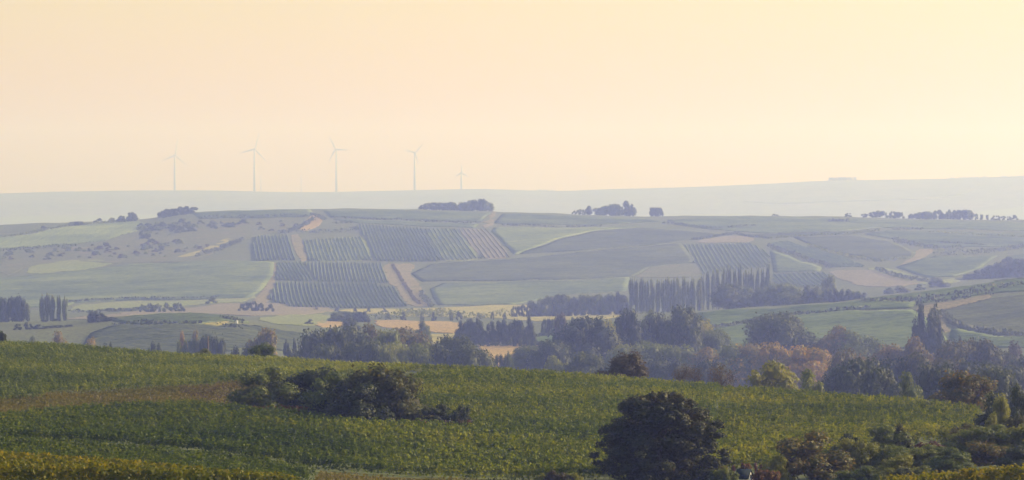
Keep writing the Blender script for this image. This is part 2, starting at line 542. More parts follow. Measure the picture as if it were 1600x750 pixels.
def vineyard_rows(poly, rmin, ang, mat, label, spacing=2.2, h=.65, w=1.35, seg=4.0):
    """a whole far vineyard as one growth of vine rows"""
    P = world(poly, rmin)
    V, Q, nv = [], [], 0
    for a, b in scan_rows(P, ang, spacing):
        v, q = row_geo(a, b, h, w, seg)
        V.append(v); Q.append(q + nv); nv += len(v)
    me = mesh_np('vineyard', np.concatenate(V), np.concatenate(Q), mat=mat)
    return tag(add('vineyard', me), label, 'vineyard', kind='stuff')

def vine_rows_each(poly, rmin, ang, mat, label, group, spacing=2.3, h=1.8, w=0.9, seg=6.0):
    """a striped block: every row a thing of its own"""
    P = world(poly, rmin)
    for a, b in scan_rows(P, ang, spacing):
        c = np.array([(a[0] + b[0]) / 2, (a[1] + b[1]) / 2, 0]); c[2] = H(c[0], c[1])
        v, q = row_geo(a, b, h, w, seg)
        o = add('vine_row', mesh_np('vine_row', v - c, q, mat=mat), loc=tuple(c))
        tag(o, label, 'vine row', group)

# ------------------------------------------------------------------ foliage prototypes
def leaf_quads(P, N, size, up=0.0, jit=.4):
    """small leaf faces at points P, facing roughly N"""
    n = len(P)
    nn = N + rng.normal(0, jit, (n, 3)); nn[:, 2] += up
    nn /= np.linalg.norm(nn, axis=1)[:, None]
    ref = rng.normal(0, 1, (n, 3))
    t = np.cross(nn, ref); t /= np.linalg.norm(t, axis=1)[:, None]
    b = np.cross(nn, t)
    s = size * rng.uniform(.55, 1.3, (n, 1)); s2 = s * rng.uniform(.5, .9, (n, 1))
    V = np.stack([P - t * s - b * s2 * .25, P - b * s2 * .9 + nn * s * .12, P + t * s + b * s2 * .2, P + b * s2 * .9 - nn * s * .1], 1)
    Q = np.arange(4 * n).reshape(n, 4)
    return V.reshape(-1, 3), Q

def lobes_round(k, flat=1.0, base=.16):
    L = []
    while len(L) < k:
        d = rng.normal(0, 1, 3); d /= np.linalg.norm(d)
        r = rng.uniform(.35, 1) ** .5
        c = np.array([d[0] * .36 * r, d[1] * .36 * r, .57 + d[2] * .33 * r * flat])
        L.append((c, rng.uniform(.12, .22), 1.0))
    return L
def lobes_bush(k):
    L = []
    for _ in range(k):
        t = rng.uniform(0, 2 * math.pi); q = rng.uniform(0, 1) ** .6
        r = .40 * q; z = (.12 + .72 * rng.uniform(0, 1)) * math.sqrt(max(0.1, 1 - q ** 2))
        L.append((np.array([r * math.cos(t), r * math.sin(t), z]), rng.uniform(.12, .21), 1.0))
    return L
def lobes_poplar(k):
    L = []
    for i in range(k):
        z = .08 + .84 * (i + rng.uniform(0, 1)) / k
        pr = .40 * min(1, (1.0 - z) * 3.6 + .22) * min(1, z * 4 + .4)
        t = rng.uniform(0, 2 * math.pi); r = pr * rng.uniform(0, 1) ** .5
        L.append((np.array([r * math.cos(t), r * math.sin(t), z]), rng.uniform(.11, .18) * (1.1 - .4 * z), 2.2))
    return L
def ico_template():
    import bmesh
    b = bmesh.new(); bmesh.ops.create_icosphere(b, subdivisions=2, radius=1.0)
    v = np.array([x.co[:] for x in b.verts]); f = np.array([[q.index for q in p.verts] for p in b.faces]); b.free()
    return v, f
ICO_V, ICO_F = ico_template()

def crown_mesh(name, lobes, nleaf, size, squash=1.0, norm=True, aspect=1.0, fringe=0.07, low=.09, solid=True):
    """leaf faces on and in the lobes; unit width and height"""
    rr = np.array([l[1] for l in lobes]); pw = rr ** 2 / (rr ** 2).sum()
    w = rng.choice(len(lobes), nleaf, p=pw)
    core = np.concatenate([c0 + ICO_V * (r0 * .56 * np.array([1, 1, e0])) * rng.uniform(.82, 1.12, (len(ICO_V), 1)) for c0, r0, e0 in lobes])
    coreF = np.concatenate([ICO_F + i * len(ICO_V) for i in range(len(lobes))])
    c = np.array([l[0] for l in lobes])[w]; r = rr[w][:, None]; el = np.array([l[2] for l in lobes])[w][:, None]
    d = rng.normal(0, 1, (nleaf, 3)); d[:, 2] += .25
    d /= np.linalg.norm(d, axis=1)[:, None]
    q = rng.uniform(.35, 1.0, (nleaf, 1)) ** .45
    far = rng.uniform(0, 1, (nleaf, 1)) < fringe
    q = np.where(far, q * rng.uniform(1.05, 1.35, (nleaf, 1)), q)
    P = c + d * r * q * np.concatenate([np.ones((nleaf, 2)), el / aspect ** .0], 1)
    P = P[P[:, 2] > 0.0] if not norm else P
    dd = d[:len(P)]
    if norm:
        P = P - np.array([0, 0, 0])
        w2 = (np.percentile(P[:, 0], 99) - np.percentile(P[:, 0], 1) + np.percentile(P[:, 1], 99) - np.percentile(P[:, 1], 1)) / 2
        med = np.median(P[:, :2], axis=0)
        P[:, :2] -= med; P[:, :2] /= w2
        core[:, :2] = (core[:, :2] - med) / w2
        zt = np.percentile(P[:, 2], 99.6)
        zl = np.percentile(P[:, 2], 1.5)
        P[:, 2] = low + (P[:, 2] - zl) / (zt - zl) * (1 - low)
        core[:, 2] = np.maximum(low + .01, low + (core[:, 2] - zl) / (zt - zl) * (1 - low))
        P[:, 2] = np.where(P[:, 2] < 0.01, rng.uniform(0.01, .15, len(P)), P[:, 2])
    sc = np.array([1, 1, 1.0])
    V, Q = leaf_quads(P, dd, size, jit=.38)
    if not solid: return mesh_np(name, V, Q)
    nv = len(V)
    return mesh_np(name, np.concatenate([V, core]), Q, tris=coreF + nv)

def trunk_mesh(name, top=.55, limbs=6, rad0=.022, twigs=0, spread=.3):
    A = Acc()
    bend = [R.uniform(-.03, .03) for _ in range(4)]
    sp = [(0, 0, -.03), (bend[0] * .3, bend[1] * .3, top * .35), (bend[0], bend[1], top * .7), (bend[2], bend[3], top)]
    A.put(*tube(sp, [rad0 * 1.35, rad0, rad0 * .75, rad0 * .4]))
    ends = []
    for k in range(limbs):
        t = 2 * math.pi * (k + R.uniform(-.3, .3)) / limbs
        z0 = top * R.uniform(.4, .85); z1 = min(.93, z0 + R.uniform(.12, .34)); rr = spread * R.uniform(.6, 1.1)
        p0 = Vector((bend[0] * .8, bend[1] * .8, z0)); p2 = Vector((rr * math.cos(t), rr * math.sin(t), z1))
        p1 = (p0 + p2) / 2 + Vector((0, 0, -.03))
        A.put(*tube([p0, p1, p2], [rad0 * .5, rad0 * .33, rad0 * .12], 4))
        ends.append((p1, p2))
    for k in range(twigs):
        p1, p2 = R.choice(ends); q = p1.lerp(p2, R.uniform(.2, 1))
        dv = Vector((R.gauss(0, 1), R.gauss(0, 1), R.gauss(.7, .8))).normalized() * R.uniform(.08, .2)
        A.put(*tube([q, q + dv * .5 + Vector((0, 0, .01)), q + dv], [rad0 * .16, rad0 * .12, rad0 * .06], 4))
    return A.mesh(name, M['bark'])

PROTO = {
    'round': [crown_mesh('crown', lobes_round(34), 9500, .026) for _ in range(4)],
    'small': [crown_mesh('crown', lobes_round(20), 2400, .045, low=.0) for _ in range(3)],
    'bush': [crown_mesh('foliage', lobes_bush(34), 6500, .029, low=.0) for _ in range(4)],
    'tiny': [crown_mesh('foliage', lobes_bush(10), 600, .075, low=.0) for _ in range(3)],
    'poplar': [crown_mesh('crown', lobes_poplar(34), 5500, .033, low=.02) for _ in range(3)],
    'slim': [crown_mesh('crown', lobes_poplar(24), 2200, .05, low=.02) for _ in range(3)],
    'sparse': [crown_mesh('crown', lobes_round(26), 1700, .022, fringe=.3, solid=False) for _ in range(3)],
}
TRUNK = {
    'round': [trunk_mesh('trunk') for _ in range(3)], 'small': [trunk_mesh('trunk', limbs=4) for _ in range(2)],
    'poplar': [trunk_mesh('trunk', .9, 5, .03, spread=.2)], 'slim': [trunk_mesh('trunk', .9, 4, .03, spread=.2)],
    'sparse': [trunk_mesh('trunk', .6, 9, .022, 90, .38) for _ in range(2)],
}
def with_mat(o, mat):
    if not o.data.materials: o.data.materials.append(None)
    o.material_slots[0].link = 'OBJECT'
    o.material_slots[0].material = mat

def place(u, vtop, wpx, base, form, mat, label, group=None, rmin=None, name=None, hscale=1.0):
    """one tree or bush. base < 0: distance -base; else photo row of its foot, beyond rmin"""
    x, y = at_depth(u, near(-base)) if base < 0 else hit(u, base, rmin)
    z = float(H(x, y))
    h = ((HY - vtop) * K * y - z) * hscale
    h = max(h, .8)
    w = wpx * K * y * (1.15 if form in ('bush', 'round', 'poplar') else .8 if form == 'slim' else 1.05) * (1.3 if form == 'round' and 870 < y < 1010 else 1.14 if form == 'round' and y < 1200 else 1)
    rz = R.uniform(0, 6.28)
    if form in ('bush', 'tiny'):
        o = add(name or 'bush', R.choice(PROTO[form]), None, (x, y, z - .1), rz, (w, w * R.uniform(.8, 1.1), h + .1))
        with_mat(o, M[mat])
        return tag(o, label, 'bush', group)
    root = add(name or {'poplar': 'poplar_tree', 'slim': 'poplar_tree'}.get(form, 'tree'), None, None, (x, y, z), rz)
    root.empty_display_size = 1
    t = add('trunk', R.choice(TRUNK[form]), root, (0, 0, 0), 0, (w, w, h))
    c = add('crown', R.choice(PROTO[form]), root, (0, 0, 0), 0, (w, w * R.uniform(.85, 1.1), h))
    with_mat(c, M[mat])
    return tag(root, label, 'tree', group)

# ------------------------------------------------------------------ patches of ground
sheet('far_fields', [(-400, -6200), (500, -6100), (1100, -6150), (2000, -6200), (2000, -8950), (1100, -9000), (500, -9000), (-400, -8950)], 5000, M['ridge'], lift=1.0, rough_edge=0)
sheet('dry_earth', [(595, 413), (650, 411), (640, 428), (655, 445), (674, 479), (640, 479), (620, 450), (607, 442)], 1900, M['tan'])
sheet('dry_earth', [(452, 368), (468, 366), (483, 407), (468, 409)], 1900, M['tan'])
sheet('dry_earth', [(484, 338), (497, 336), (505, 348), (478, 362), (466, 358)], 1900, M['stubble'])
sheet('dry_earth', [(420, 411), (433, 411), (428, 438), (432, 458), (418, 470), (404, 478), (385, 476), (412, 452), (424, 432)], 1900, M['tan'])
sheet('dry_earth', [(993, 432), (1018, 418), (1060, 411), (1090, 414), (1096, 432), (1000, 434)], 1900, M['scrub'])
sheet('dry_earth', [(1085, 378), (1120, 371), (1150, 368), (1176, 371), (1178, 378), (1100, 380)], 1900, M['pink'])
sheet('farm_track', [(1433, 389), (1462, 390), (1445, 402), (1412, 416), (1398, 420), (1428, 402)], 1900, M['tan'])
sheet('farm_track', [(752, 355), (768, 341), (783, 331), (790, 331), (774, 345), (764, 356)], 1900, M['tan'])
sheet('ploughed_field', [(100, 499), (180, 489), (330, 476), (420, 473), (515, 480), (515, 489), (420, 494), (330, 491), (230, 491), (150, 500)], 1600, M['pink'])
sheet('ploughed_field', [(1290, 423), (1365, 421), (1413, 435), (1452, 441), (1400, 449), (1345, 447), (1312, 436)], 1900, M['pink'])
sheet('fallow_field', [(0, 403), (50, 392), (140, 384), (215, 366), (250, 352), (330, 344), (395, 344), (480, 343), (482, 352), (440, 360), (392, 371), (330, 395), (300, 408), (200, 411), (130, 408), (60, 413), (0, 434)], 1900, M['scrub'])
sheet('yellow_meadow', [(38, 428), (50, 415), (95, 408), (150, 405), (184, 409), (160, 416), (120, 423), (70, 427)], 1900, M['meadow'])
sheet('yellow_meadow', [(275, 404), (330, 396), (362, 374), (355, 372), (318, 390), (280, 400)], 1900, M['yellow'])
sheet('grass_strip', [(108, 487), (115, 477), (180, 472), (260, 471), (330, 468), (400, 460), (395, 467), (330, 474), (270, 479), (180, 485)], 1600, M['meadow'])
sheet('grass_strip', [(1345, 418), (1400, 421), (1460, 440), (1495, 434), (1500, 440), (1450, 447), (1408, 437)], 1900, M['meadow'])
sheet('green_meadow', [(400, 497), (440, 493), (515, 490), (518, 505), (470, 514), (430, 511)], 1500, M['meadow'])
sheet('green_meadow', [(515, 484), (640, 482), (800, 475), (985, 481), (985, 497), (800, 498), (600, 492)], 1500, M['yellow'])
sheet('stubble_field', [(495, 501), (535, 501), (535, 511), (495, 512)], 1400, M['stubble'])
sheet('stubble_field', [(588, 500), (716, 503), (740, 513), (712, 521), (675, 520), (588, 511)], 1400, M['stubble'])
sheet('yellow_meadow', [(655, 524), (735, 521), (810, 520), (808, 531), (740, 537), (672, 540)], 1150, M['yellow'])
sheet('stubble_field', [(745, 535), (808, 531), (840, 540), (850, 556), (830, 572), (770, 575), (755, 550)], 1050, M['stubble'])
sheet('farm_track', [(1428, 483), (1452, 476), (1495, 471), (1543, 461), (1552, 465), (1490, 480), (1464, 487), (1475, 504), (1484, 518), (1474, 520), (1455, 500), (1440, 492)], 1050, M['tan'])
sheet('grass_strip', [(318, 507), (345, 502), (360, 504), (340, 510), (325, 513)], 1050, M['yellow'])
sheet('grass_track', [(-30, 640), (0, 636), (90, 627), (200, 622), (290, 617), (388, 603), (420, 612), (640, 598), (690, 612), (690, 665), (745, 672), (740, 680), (600, 672), (520, 664), (450, 656), (385, 650), (300, 640), (200, 645), (100, 652), (0, 662), (-30, 664)], 440, M['track'], lift=.12)
sheet('dry_grass', [(385, 640), (450, 640), (520, 655), (600, 662), (740, 668), (735, 674), (600, 670), (500, 662), (385, 650)], 440, M['redgrass'], lift=.2)
sheet('dry_grass', [(270, 612), (330, 606), (388, 603), (388, 632), (330, 632), (280, 622)], 440, M['redgrass'], lift=.2)
sheet('dry_grass', [(1120, -382), (1230, -382), (1230, -408), (1120, -408)], 380, M['stubble'], lift=.2)
sheet('dry_grass', [(500, -366), (940, -366), (940, -416), (500, -412)], 340, M['track'], lift=.15)

sheet('grass_strip', [(663, 358), (712, 358), (752, 404), (723, 408), (691, 408)], 1900, M['meadow'], rough_edge=.4)
sheet('ploughed_field', [(714, 358), (762, 358), (799, 403), (754, 405)], 1900, M['pink'], rough_edge=.4)
sheet('grass_strip', [(475, 376), (567, 369), (585, 408), (481, 409)], 1900, M['meadow'], rough_edge=.4)

def grass_patch(poly, rmin, n, size, mat, label, up=.3):
    """rough grass on a strip of ground"""
    P = np.array(world(poly, rmin)); out = []
    while sum(map(len, out)) < n:
        x = rng.uniform(P[:, 0].min(), P[:, 0].max(), n); y = rng.uniform(P[:, 1].min(), P[:, 1].max(), n)
        k = inside(P, x, y); out.append(np.stack([x[k], y[k]], 1))
    p = np.concatenate(out)[:n]
    clump = .35 + .65 * (np.sin(p[:, 0] * .9 + 2 * np.sin(p[:, 1] * .35)) * np.sin(p[:, 1] * .55 + p[:, 0] * .2) > -.2)
    z = H(p[:, 0], p[:, 1]) + .12 + rng.uniform(0, 1, n) ** 2 * up * clump
    PP = np.stack([p[:, 0], p[:, 1], z], 1); c = PP.mean(0)
    N = rng.normal(0, 1, (n, 3)); N[:, 2] *= .4
    V, Q = leaf_quads(PP - c, N, size)
    tag(add('grass', mesh_np('grass', V, Q, mat=M[mat]), loc=tuple(c)), label, 'grass', kind='stuff')
grass_patch([(-30, 628), (0, 625), (90, 618), (200, 613), (290, 608), (388, 597), (420, 612), (425, 640), (385, 648), (300, 638), (200, 643), (100, 650), (0, 660), (-30, 662)], 440, 34000, .09, 'grass', 'rough olive grass covering the track between the near vineyards')
grass_patch([(480, -374), (940, -374), (940, -416), (500, -412)], 340, 16000, .07, 'grass', 'rough grass along the bottom edge below the great vineyard', .22)
grass_patch([(280, 612), (388, 603), (392, 634), (330, 634), (285, 624)], 440, 4000, .09, 'brown', 'brown dead weeds on the grass track near the bushes', .5)
grass_patch([(385, 640), (450, 640), (520, 655), (600, 662), (740, 668), (735, 674), (600, 670), (500, 662), (385, 650)], 440, 5000, .08, 'reddish', 'reddish dry grass below the near bush clump', .4)
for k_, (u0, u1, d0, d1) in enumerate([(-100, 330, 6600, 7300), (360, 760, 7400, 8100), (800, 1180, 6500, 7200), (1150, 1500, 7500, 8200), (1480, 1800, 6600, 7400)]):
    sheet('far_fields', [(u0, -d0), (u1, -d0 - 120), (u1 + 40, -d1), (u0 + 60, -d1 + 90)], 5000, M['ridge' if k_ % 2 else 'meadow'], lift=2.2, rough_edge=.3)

# ------------------------------------------------------------------ far vineyards: every row built
def D_(p, q, r=1900): return row_dir(p, q, r)
vr = vineyard_rows
vr([(-50, 389), (62, 386), (120, 381), (165, 376), (188, 368), (215, 361), (224, 351), (215, 346), (140, 351), (82, 358), (57, 365), (-50, 376)], 1900, D_((60, 384), (140, 352)), M['row'], 'grey green vineyard strip high on the left end of the striped hill')
vr([(-50, 438), (70, 429), (130, 423), (200, 414), (310, 409), (400, 409), (428, 411), (426, 430), (412, 450), (388, 466), (350, 467), (260, 469), (180, 470), (115, 474), (98, 480), (-50, 482)], 1900, .5, M['row'], 'wide grey green vineyard low on the left flank of the striped hill')
vr([(300, 334), (400, 330), (484, 328), (490, 335), (480, 338), (400, 341), (312, 342)], 1900, .12, M['row'], 'green vineyard on the hilltop left of the winding track')
vr([(505, 330), (660, 331), (768, 334), (752, 346), (650, 344), (515, 339)], 1900, .05, M['row'], 'long green vineyard along the hilltop below the dense copse')
vr([(518, 343), (650, 347), (748, 351), (742, 356), (660, 354), (560, 349)], 1900, .1, M['row_pale'], 'thin pale vineyard strip above the dark striped block')
vr([(786, 335), (880, 338), (1000, 342), (1030, 346), (940, 351), (870, 351), (772, 349)], 1900, -.05, M['row'], 'green vineyard on the hilltop below the rounded copse')
vr([(772, 356), (870, 357), (1000, 355), (935, 360), (880, 371), (818, 393), (803, 399), (768, 362)], 1900, .5, M['row_pale'], 'pale mottled vineyard left of the lens shaped field')
vr([(812, 397), (883, 373), (935, 361), (1013, 357), (1088, 363), (1130, 368), (1080, 375), (1025, 382), (900, 392)], 1900, .42, M['row_dark'], 'lens shaped purple green vineyard in the middle of the hill')
vr([(643, 428), (675, 413), (798, 406), (860, 400), (960, 390), (1064, 381), (1084, 405), (1080, 411), (1018, 417), (991, 431), (900, 436), (800, 439), (690, 439), (658, 440)], 1900, .42, M['row_dark'], 'broad dark vineyard sweeping across the centre of the hill')
vr([(672, 452), (692, 443), (900, 440), (983, 434), (978, 455), (880, 461), (800, 476), (684, 477)], 1900, .42, M['row'], 'pale green vineyard strip at the foot of the hill')
vr([(1042, 344), (1180, 340), (1300, 342), (1420, 345), (1550, 347), (1650, 349), (1650, 362), (1500, 358), (1380, 356), (1300, 362), (1200, 365), (1140, 361), (1060, 352)], 1900, .03, M['row_pale'], 'long pale vineyard along the crest on the right of the hill')
vr([(1152, 367), (1210, 366), (1330, 363), (1368, 361), (1320, 366), (1240, 369), (1200, 372)], 1900, .2, M['row_dark'], 'thin dark vineyard wedge under the right crest')
vr([(1240, 371), (1340, 369), (1393, 379), (1431, 395), (1427, 402), (1375, 407), (1320, 397), (1270, 384)], 1900, .42, M['row_dark'], 'blunt purple green vineyard on the right of the hill')
vr([(1200, 379), (1230, 376), (1275, 389), (1325, 403), (1352, 417), (1300, 418), (1264, 407), (1227, 392)], 1900, D_((1210, 379), (1330, 414)), M['row_pale'], 'yellow green vineyard strip sloping down to the right')
vr([(1203, 391), (1224, 398), (1284, 419), (1280, 424), (1209, 426)], 1900, .4, M['row'], 'grey green vineyard wedge right of the poplar row')
vr([(1400, 418), (1460, 401), (1558, 401), (1531, 420), (1493, 432), (1450, 434)], 1900, .1, M['row'], 'grey green vineyard right of the forked earth track')
vr([(1384, 361), (1500, 363), (1650, 366), (1650, 385), (1500, 386), (1466, 387), (1397, 374), (1350, 366)], 1900, -.1, M['row'], 'wide grey green vineyard below the wooded right crest')
vr([(1572, 402), (1650, 394), (1650, 408), (1575, 408)], 1900, .1, M['row'], 'small vineyard patch above the dark wood at right edge')
# low hill on the left
vr([(175, 502), (215, 494), (300, 491), (345, 495), (390, 506), (330, 505), (310, 508), (200, 507)], 1050, .25, M['row'], 'vineyard on top of the low rounded hill at left', spacing=2, seg=3)
vr([(180, 511), (312, 511), (350, 512), (400, 512), (480, 524), (470, 552), (300, 553), (120, 552), (140, 525)], 1050, .34, M['row_dark'], 'mottled blue green vineyard on the slope of the low hill', spacing=2.0, seg=2.5, h=1.0, w=1.1)
# slope on the right
vr([(1085, 491), (1200, 484), (1320, 474), (1370, 470), (1430, 474), (1425, 482), (1330, 484), (1240, 491), (1130, 507), (1108, 512)], 1050, .12, M['row_slope'], 'upper green vineyard on the right slope above the hedge line', spacing=2, seg=3)
vr([(1112, 516), (1240, 494), (1330, 487), (1425, 486), (1450, 500), (1470, 520), (1480, 532), (1420, 545), (1150, 552)], 1050, .25, M['row_slope'], 'large green vineyard on the right slope left of the track', spacing=2, seg=3)
vr([(1345, 470), (1400, 463), (1500, 450), (1650, 437), (1650, 445), (1500, 460), (1400, 471)], 1050, .1, M['row_slope'], 'narrow vineyard terrace along the right crest', spacing=2, seg=3)
vr([(1430, 472), (1500, 461), (1560, 452), (1650, 448), (1650, 455), (1545, 459), (1440, 474)], 1050, .1, M['row_slope'], 'second vineyard terrace just below the right crest', spacing=2, seg=3)
vr([(1468, 488), (1500, 480), (1555, 466), (1650, 463), (1650, 526), (1560, 525), (1500, 514), (1482, 503)], 1050, .5, M['row_dark'], 'dark green vineyard right of the slope track', spacing=2, seg=3)
vr([(1487, 512), (1560, 528), (1650, 530), (1650, 545), (1500, 545), (1484, 530)], 1050, .2, M['row_slope'], 'lower vineyard at the right edge above the autumn trees', spacing=2, seg=3)
vr([(808, 530), (900, 511), (965, 505), (975, 520), (960, 545), (880, 540)], 1050, .1, M['row_slope'], 'green vineyard tongue behind the tall valley trees', spacing=2, seg=3)

vre = vine_rows_each
G_ = 'vine rows of the striped blocks'
vre([(395, 373), (400, 370), (453, 368), (466, 407), (398, 408)], 1900, D_((452, 368), (465, 406)), M['row'], 'dark vine row in the small upright striped block left of the others', G_ + ' far left', spacing=2.6)
vre([(475, 376), (567, 370), (585, 407), (481, 408)], 1900, D_((567, 370), (585, 407)), M['row_pale'], 'grey green vine row in the striped block left of the darkest one', G_ + ' centre left', spacing=2.8, h=1.4, w=.8)
vre([(556, 354), (563, 351), (660, 358), (688, 404), (687, 408), (588, 408), (570, 370)], 1900, D_((660, 358), (688, 404)), M['row'], 'dark vine row in the large darkest striped block on the hill', G_ + ' darkest', spacing=2.5)
vre([(663, 358), (712, 358), (752, 404), (723, 407), (691, 407)], 1900, D_((663, 358), (691, 404)), M['row_pale'], 'grey green vine row just right of the darkest striped block', G_ + ' centre right', spacing=3.2, h=1.3, w=.8)
vre([(714, 358), (760, 358), (797, 402), (754, 404)], 1900, D_((760, 358), (797, 402)), M['row_tan'], 'tan vine row at the right end of the upper striped blocks', G_ + ' tan end', spacing=3.4, h=1.0, w=.7)
vre([(434, 411), (473, 411), (492, 440), (431, 438)], 1900, D_((473, 411), (492, 440)), M['row_pale'], 'pale vine row in the small block at the left of the middle tier', G_ + ' middle tier left', spacing=2.4)
vre([(475, 411), (595, 412), (606, 442), (494, 440)], 1900, D_((595, 412), (606, 442)), M['row'], 'blue grey vine row in the wide middle tier block', G_ + ' middle tier', spacing=2.4)
vre([(433, 442), (585, 444), (618, 450), (639, 479), (455, 480), (420, 466)], 1900, D_((618, 450), (639, 479)), M['row'], 'blue grey vine row in the lowest striped block', G_ + ' lowest', spacing=2.4)
vre([(1068, 382), (1174, 380), (1203, 396), (1203, 417), (1100, 428), (1084, 410)], 1900, D_((1090, 390), (1110, 426)), M['row_pale'], 'pale grey vine row on the rounded slope above the poplar row', G_ + ' above poplars', spacing=2.9, h=1.0, w=.75)
vre([(1209, 429), (1285, 426), (1306, 436), (1298, 447), (1209, 446)], 1900, D_((1240, 428), (1262, 446)), M['row_pale'], 'pale vine row in the little block right of the poplars', G_ + ' right of poplars', spacing=3.0, h=1.0, w=.75)

# ------------------------------------------------------------------ hedges and bush lines
def hedge(px, rmin, h, w, mat, label, leaf=.7, n_per_m=5.0, name='hedge'):
    P = world(px, rmin)
    pts = []
    for (a, b) in zip(P, P[1:]):
        L = math.dist(a, b); n = max(2, int(L * n_per_m))
        t = rng.uniform(0, 1, n)
        x = a[0] + (b[0] - a[0]) * t; y = a[1] + (b[1] - a[1]) * t
        pts.append(np.stack([x, y], 1))
    p = np.concatenate(pts)
    hv = .55 + .45 * np.sin(p[:, 0] * .31 + 3 * np.sin(p[:, 0] * .083)) * np.sin(p[:, 1] * .23 + 1)
    up = rng.uniform(0, 1, len(p)) ** .7
    xy = p + rng.normal(0, w * .3, (len(p), 2))
    z = H(xy[:, 0], xy[:, 1]) + up * h * (.55 + .6 * hv)
    PP = np.stack([xy[:, 0], xy[:, 1], z], 1)
    c = PP.mean(0); c[2] = H(c[0], c[1])
    N = rng.normal(0, 1, (len(p), 3)); N[:, 2] = np.abs(N[:, 2])
    V, Q = leaf_quads(PP - c, N, leaf)
    return tag(add(name, mesh_np(name, V, Q, mat=M[mat]), loc=tuple(c)), label, 'hedge')
hedge([(312, 342), (400, 341), (480, 339)], 1900, 2.6, 3, 'dark', 'dark hedge line under the hilltop vineyard at left')
hedge([(515, 341), (650, 346), (750, 350)], 1900, 1.8, 1.6, 'dark', 'thin dark hedge crossing below the long hilltop vineyard')
hedge([(782, 352), (870, 355)], 1900, 1.6, 1.6, 'dark', 'short thin hedge below the hilltop right of the track')
hedge([(885, 355), (940, 354)], 1900, 1.6, 1.6, 'dark', 'short faint hedge below the rounded copse')
hedge([(1035, 350), (1075, 353), (1115, 358), (1150, 356), (1180, 353)], 1900, 2.0, 2, 'dark', 'sagging hedge line below the box shaped copse')
hedge([(1080, 376), (1130, 368), (1150, 366), (1200, 373)], 1900, 2.0, 2, 'dark', 'hedge along the top edge of the striped rounded slope')
hedge([(1200, 373), (1260, 369), (1330, 366), (1375, 360)], 1900, 2.0, 2, 'green', 'hedge line under the thin dark wedge at right')
hedge([(1200, 386), (1250, 402), (1300, 420)], 1900, 2.6, 2.5, 'dark', 'hedge sloping down to the right beside the yellow green strip')
hedge([(1262, 384), (1320, 400), (1375, 409), (1425, 404)], 1900, 2.0, 2, 'green', 'hedge under the blunt purple green vineyard')
hedge([(1395, 377), (1430, 385), (1463, 390), (1505, 389)], 1900, 3.6, 4, 'dark', 'thick dark hedge above the forked earth track')
hedge([(1460, 400), (1510, 398), (1545, 395), (1600, 388)], 1900, 3.6, 4, 'dark', 'thick dark hedge right of the forked earth track')
hedge([(1368, 422), (1405, 434), (1450, 441)], 1900, 2.6, 2.5, 'dark', 'hedge beside the pinkish ploughed field')
hedge([(1395, 359), (1440, 359)], 1900, 1.8, 1.8, 'dark', 'short hedge dash below the right wooded crest')
hedge([(1450, 364), (1600, 372)], 1900, 1.6, 1.6, 'green', 'long faint hedge running to the right edge')
hedge([(1465, 379), (1540, 384)], 1900, 1.6, 1.6, 'dark', 'thin dark hedge above the right thick hedge')
hedge([(470, 364), (520, 364), (560, 361)], 1900, 3.0, 5, 'dark', 'dark scrubby hedge above the centre left striped block')
hedge([(520, 349), (555, 349)], 1900, 2.0, 2, 'dark', 'short hedge right of the winding hilltop track')
hedge([(485, 336), (495, 339), (508, 344)], 1900, 3.0, 3, 'dark', 'short hedge beside the winding hilltop track')
hedge([(440, 366), (460, 361), (478, 352), (490, 344)], 1900, 3.2, 4, 'dark', 'bushy hedge climbing from the small striped block to the track')
hedge([(320, 398), (345, 390), (380, 376)], 1900, 3.2, 4, 'dark', 'bushy hedge beside the yellow strip left of the striped blocks')
hedge([(613, 414), (632, 446), (656, 476)], 1900, 1.2, 1.6, 'brown', 'dark scrubby line down the middle of the tan strip')
hedge([(658, 458), (674, 480)], 1900, 2.2, 2.5, 'dark', 'dark bushes along the right foot of the tan strip')
hedge([(105, 474), (180, 469), (260, 468), (340, 466)], 1900, 1.8, 1.8, 'dark', 'thin hedge along the foot of the wide left vineyard')
hedge([(0, 372), (60, 362), (120, 352), (215, 345)], 1900, 2.0, 2.5, 'green', 'thin hedge above the left vineyard strip')
hedge([(0, 393), (60, 388), (120, 384)], 1900, 2.0, 2, 'dark', 'thin hedge below the left vineyard strip')
hedge([(110, 489), (170, 488), (250, 481)], 1600, 1.8, 1.8, 'dark', 'thin hedge behind the dark bushes of the low hill')
hedge([(180, 509), (250, 508), (315, 508)], 1050, 1.8, 2.5, 'dark', 'dark hedge across the middle of the low hill')
hedge([(342, 511), (355, 514), (380, 519)], 1050, 2.2, 3, 'dark', 'short dark hedge below the white pillar')
hedge([(345, 498), (362, 502), (378, 504)], 1050, 1.6, 2.5, 'dark', 'short bush line behind the white pillar')
hedge([(1110, 514), (1180, 503), (1240, 493), (1362, 482)], 1050, 1.5, 1.6, 'dark', 'long thin hedge line across the right slope')
hedge([(1345, 473), (1440, 470), (1500, 461), (1600, 447)], 1050, 2.4, 2.5, 'dark', 'dark leafy stand-in for the shade between the two terraces of the right crest')  # leaf strip added as the dark shade band between the terraces
hedge([(1432, 477), (1500, 468), (1552, 460)], 1050, 2.6, 3, 'dark', 'dark leafy stand-in for the shade above the pale slope track')  # second shade band under the crest, built up from dark leaves
hedge([(1468, 490), (1490, 507), (1530, 518), (1600, 528)], 1050, 1.8, 2, 'dark', 'dark hedge curving below the right slope vineyard')
hedge([(803, 532), (870, 524), (940, 512)], 1050, 1.4, 1.6, 'dark', 'thin hedge behind the tall valley trees')
hedge([(810, 538), (860, 543), (890, 541)], 1050, 1.8, 2, 'dark', 'short hedge left of the tall valley trees')
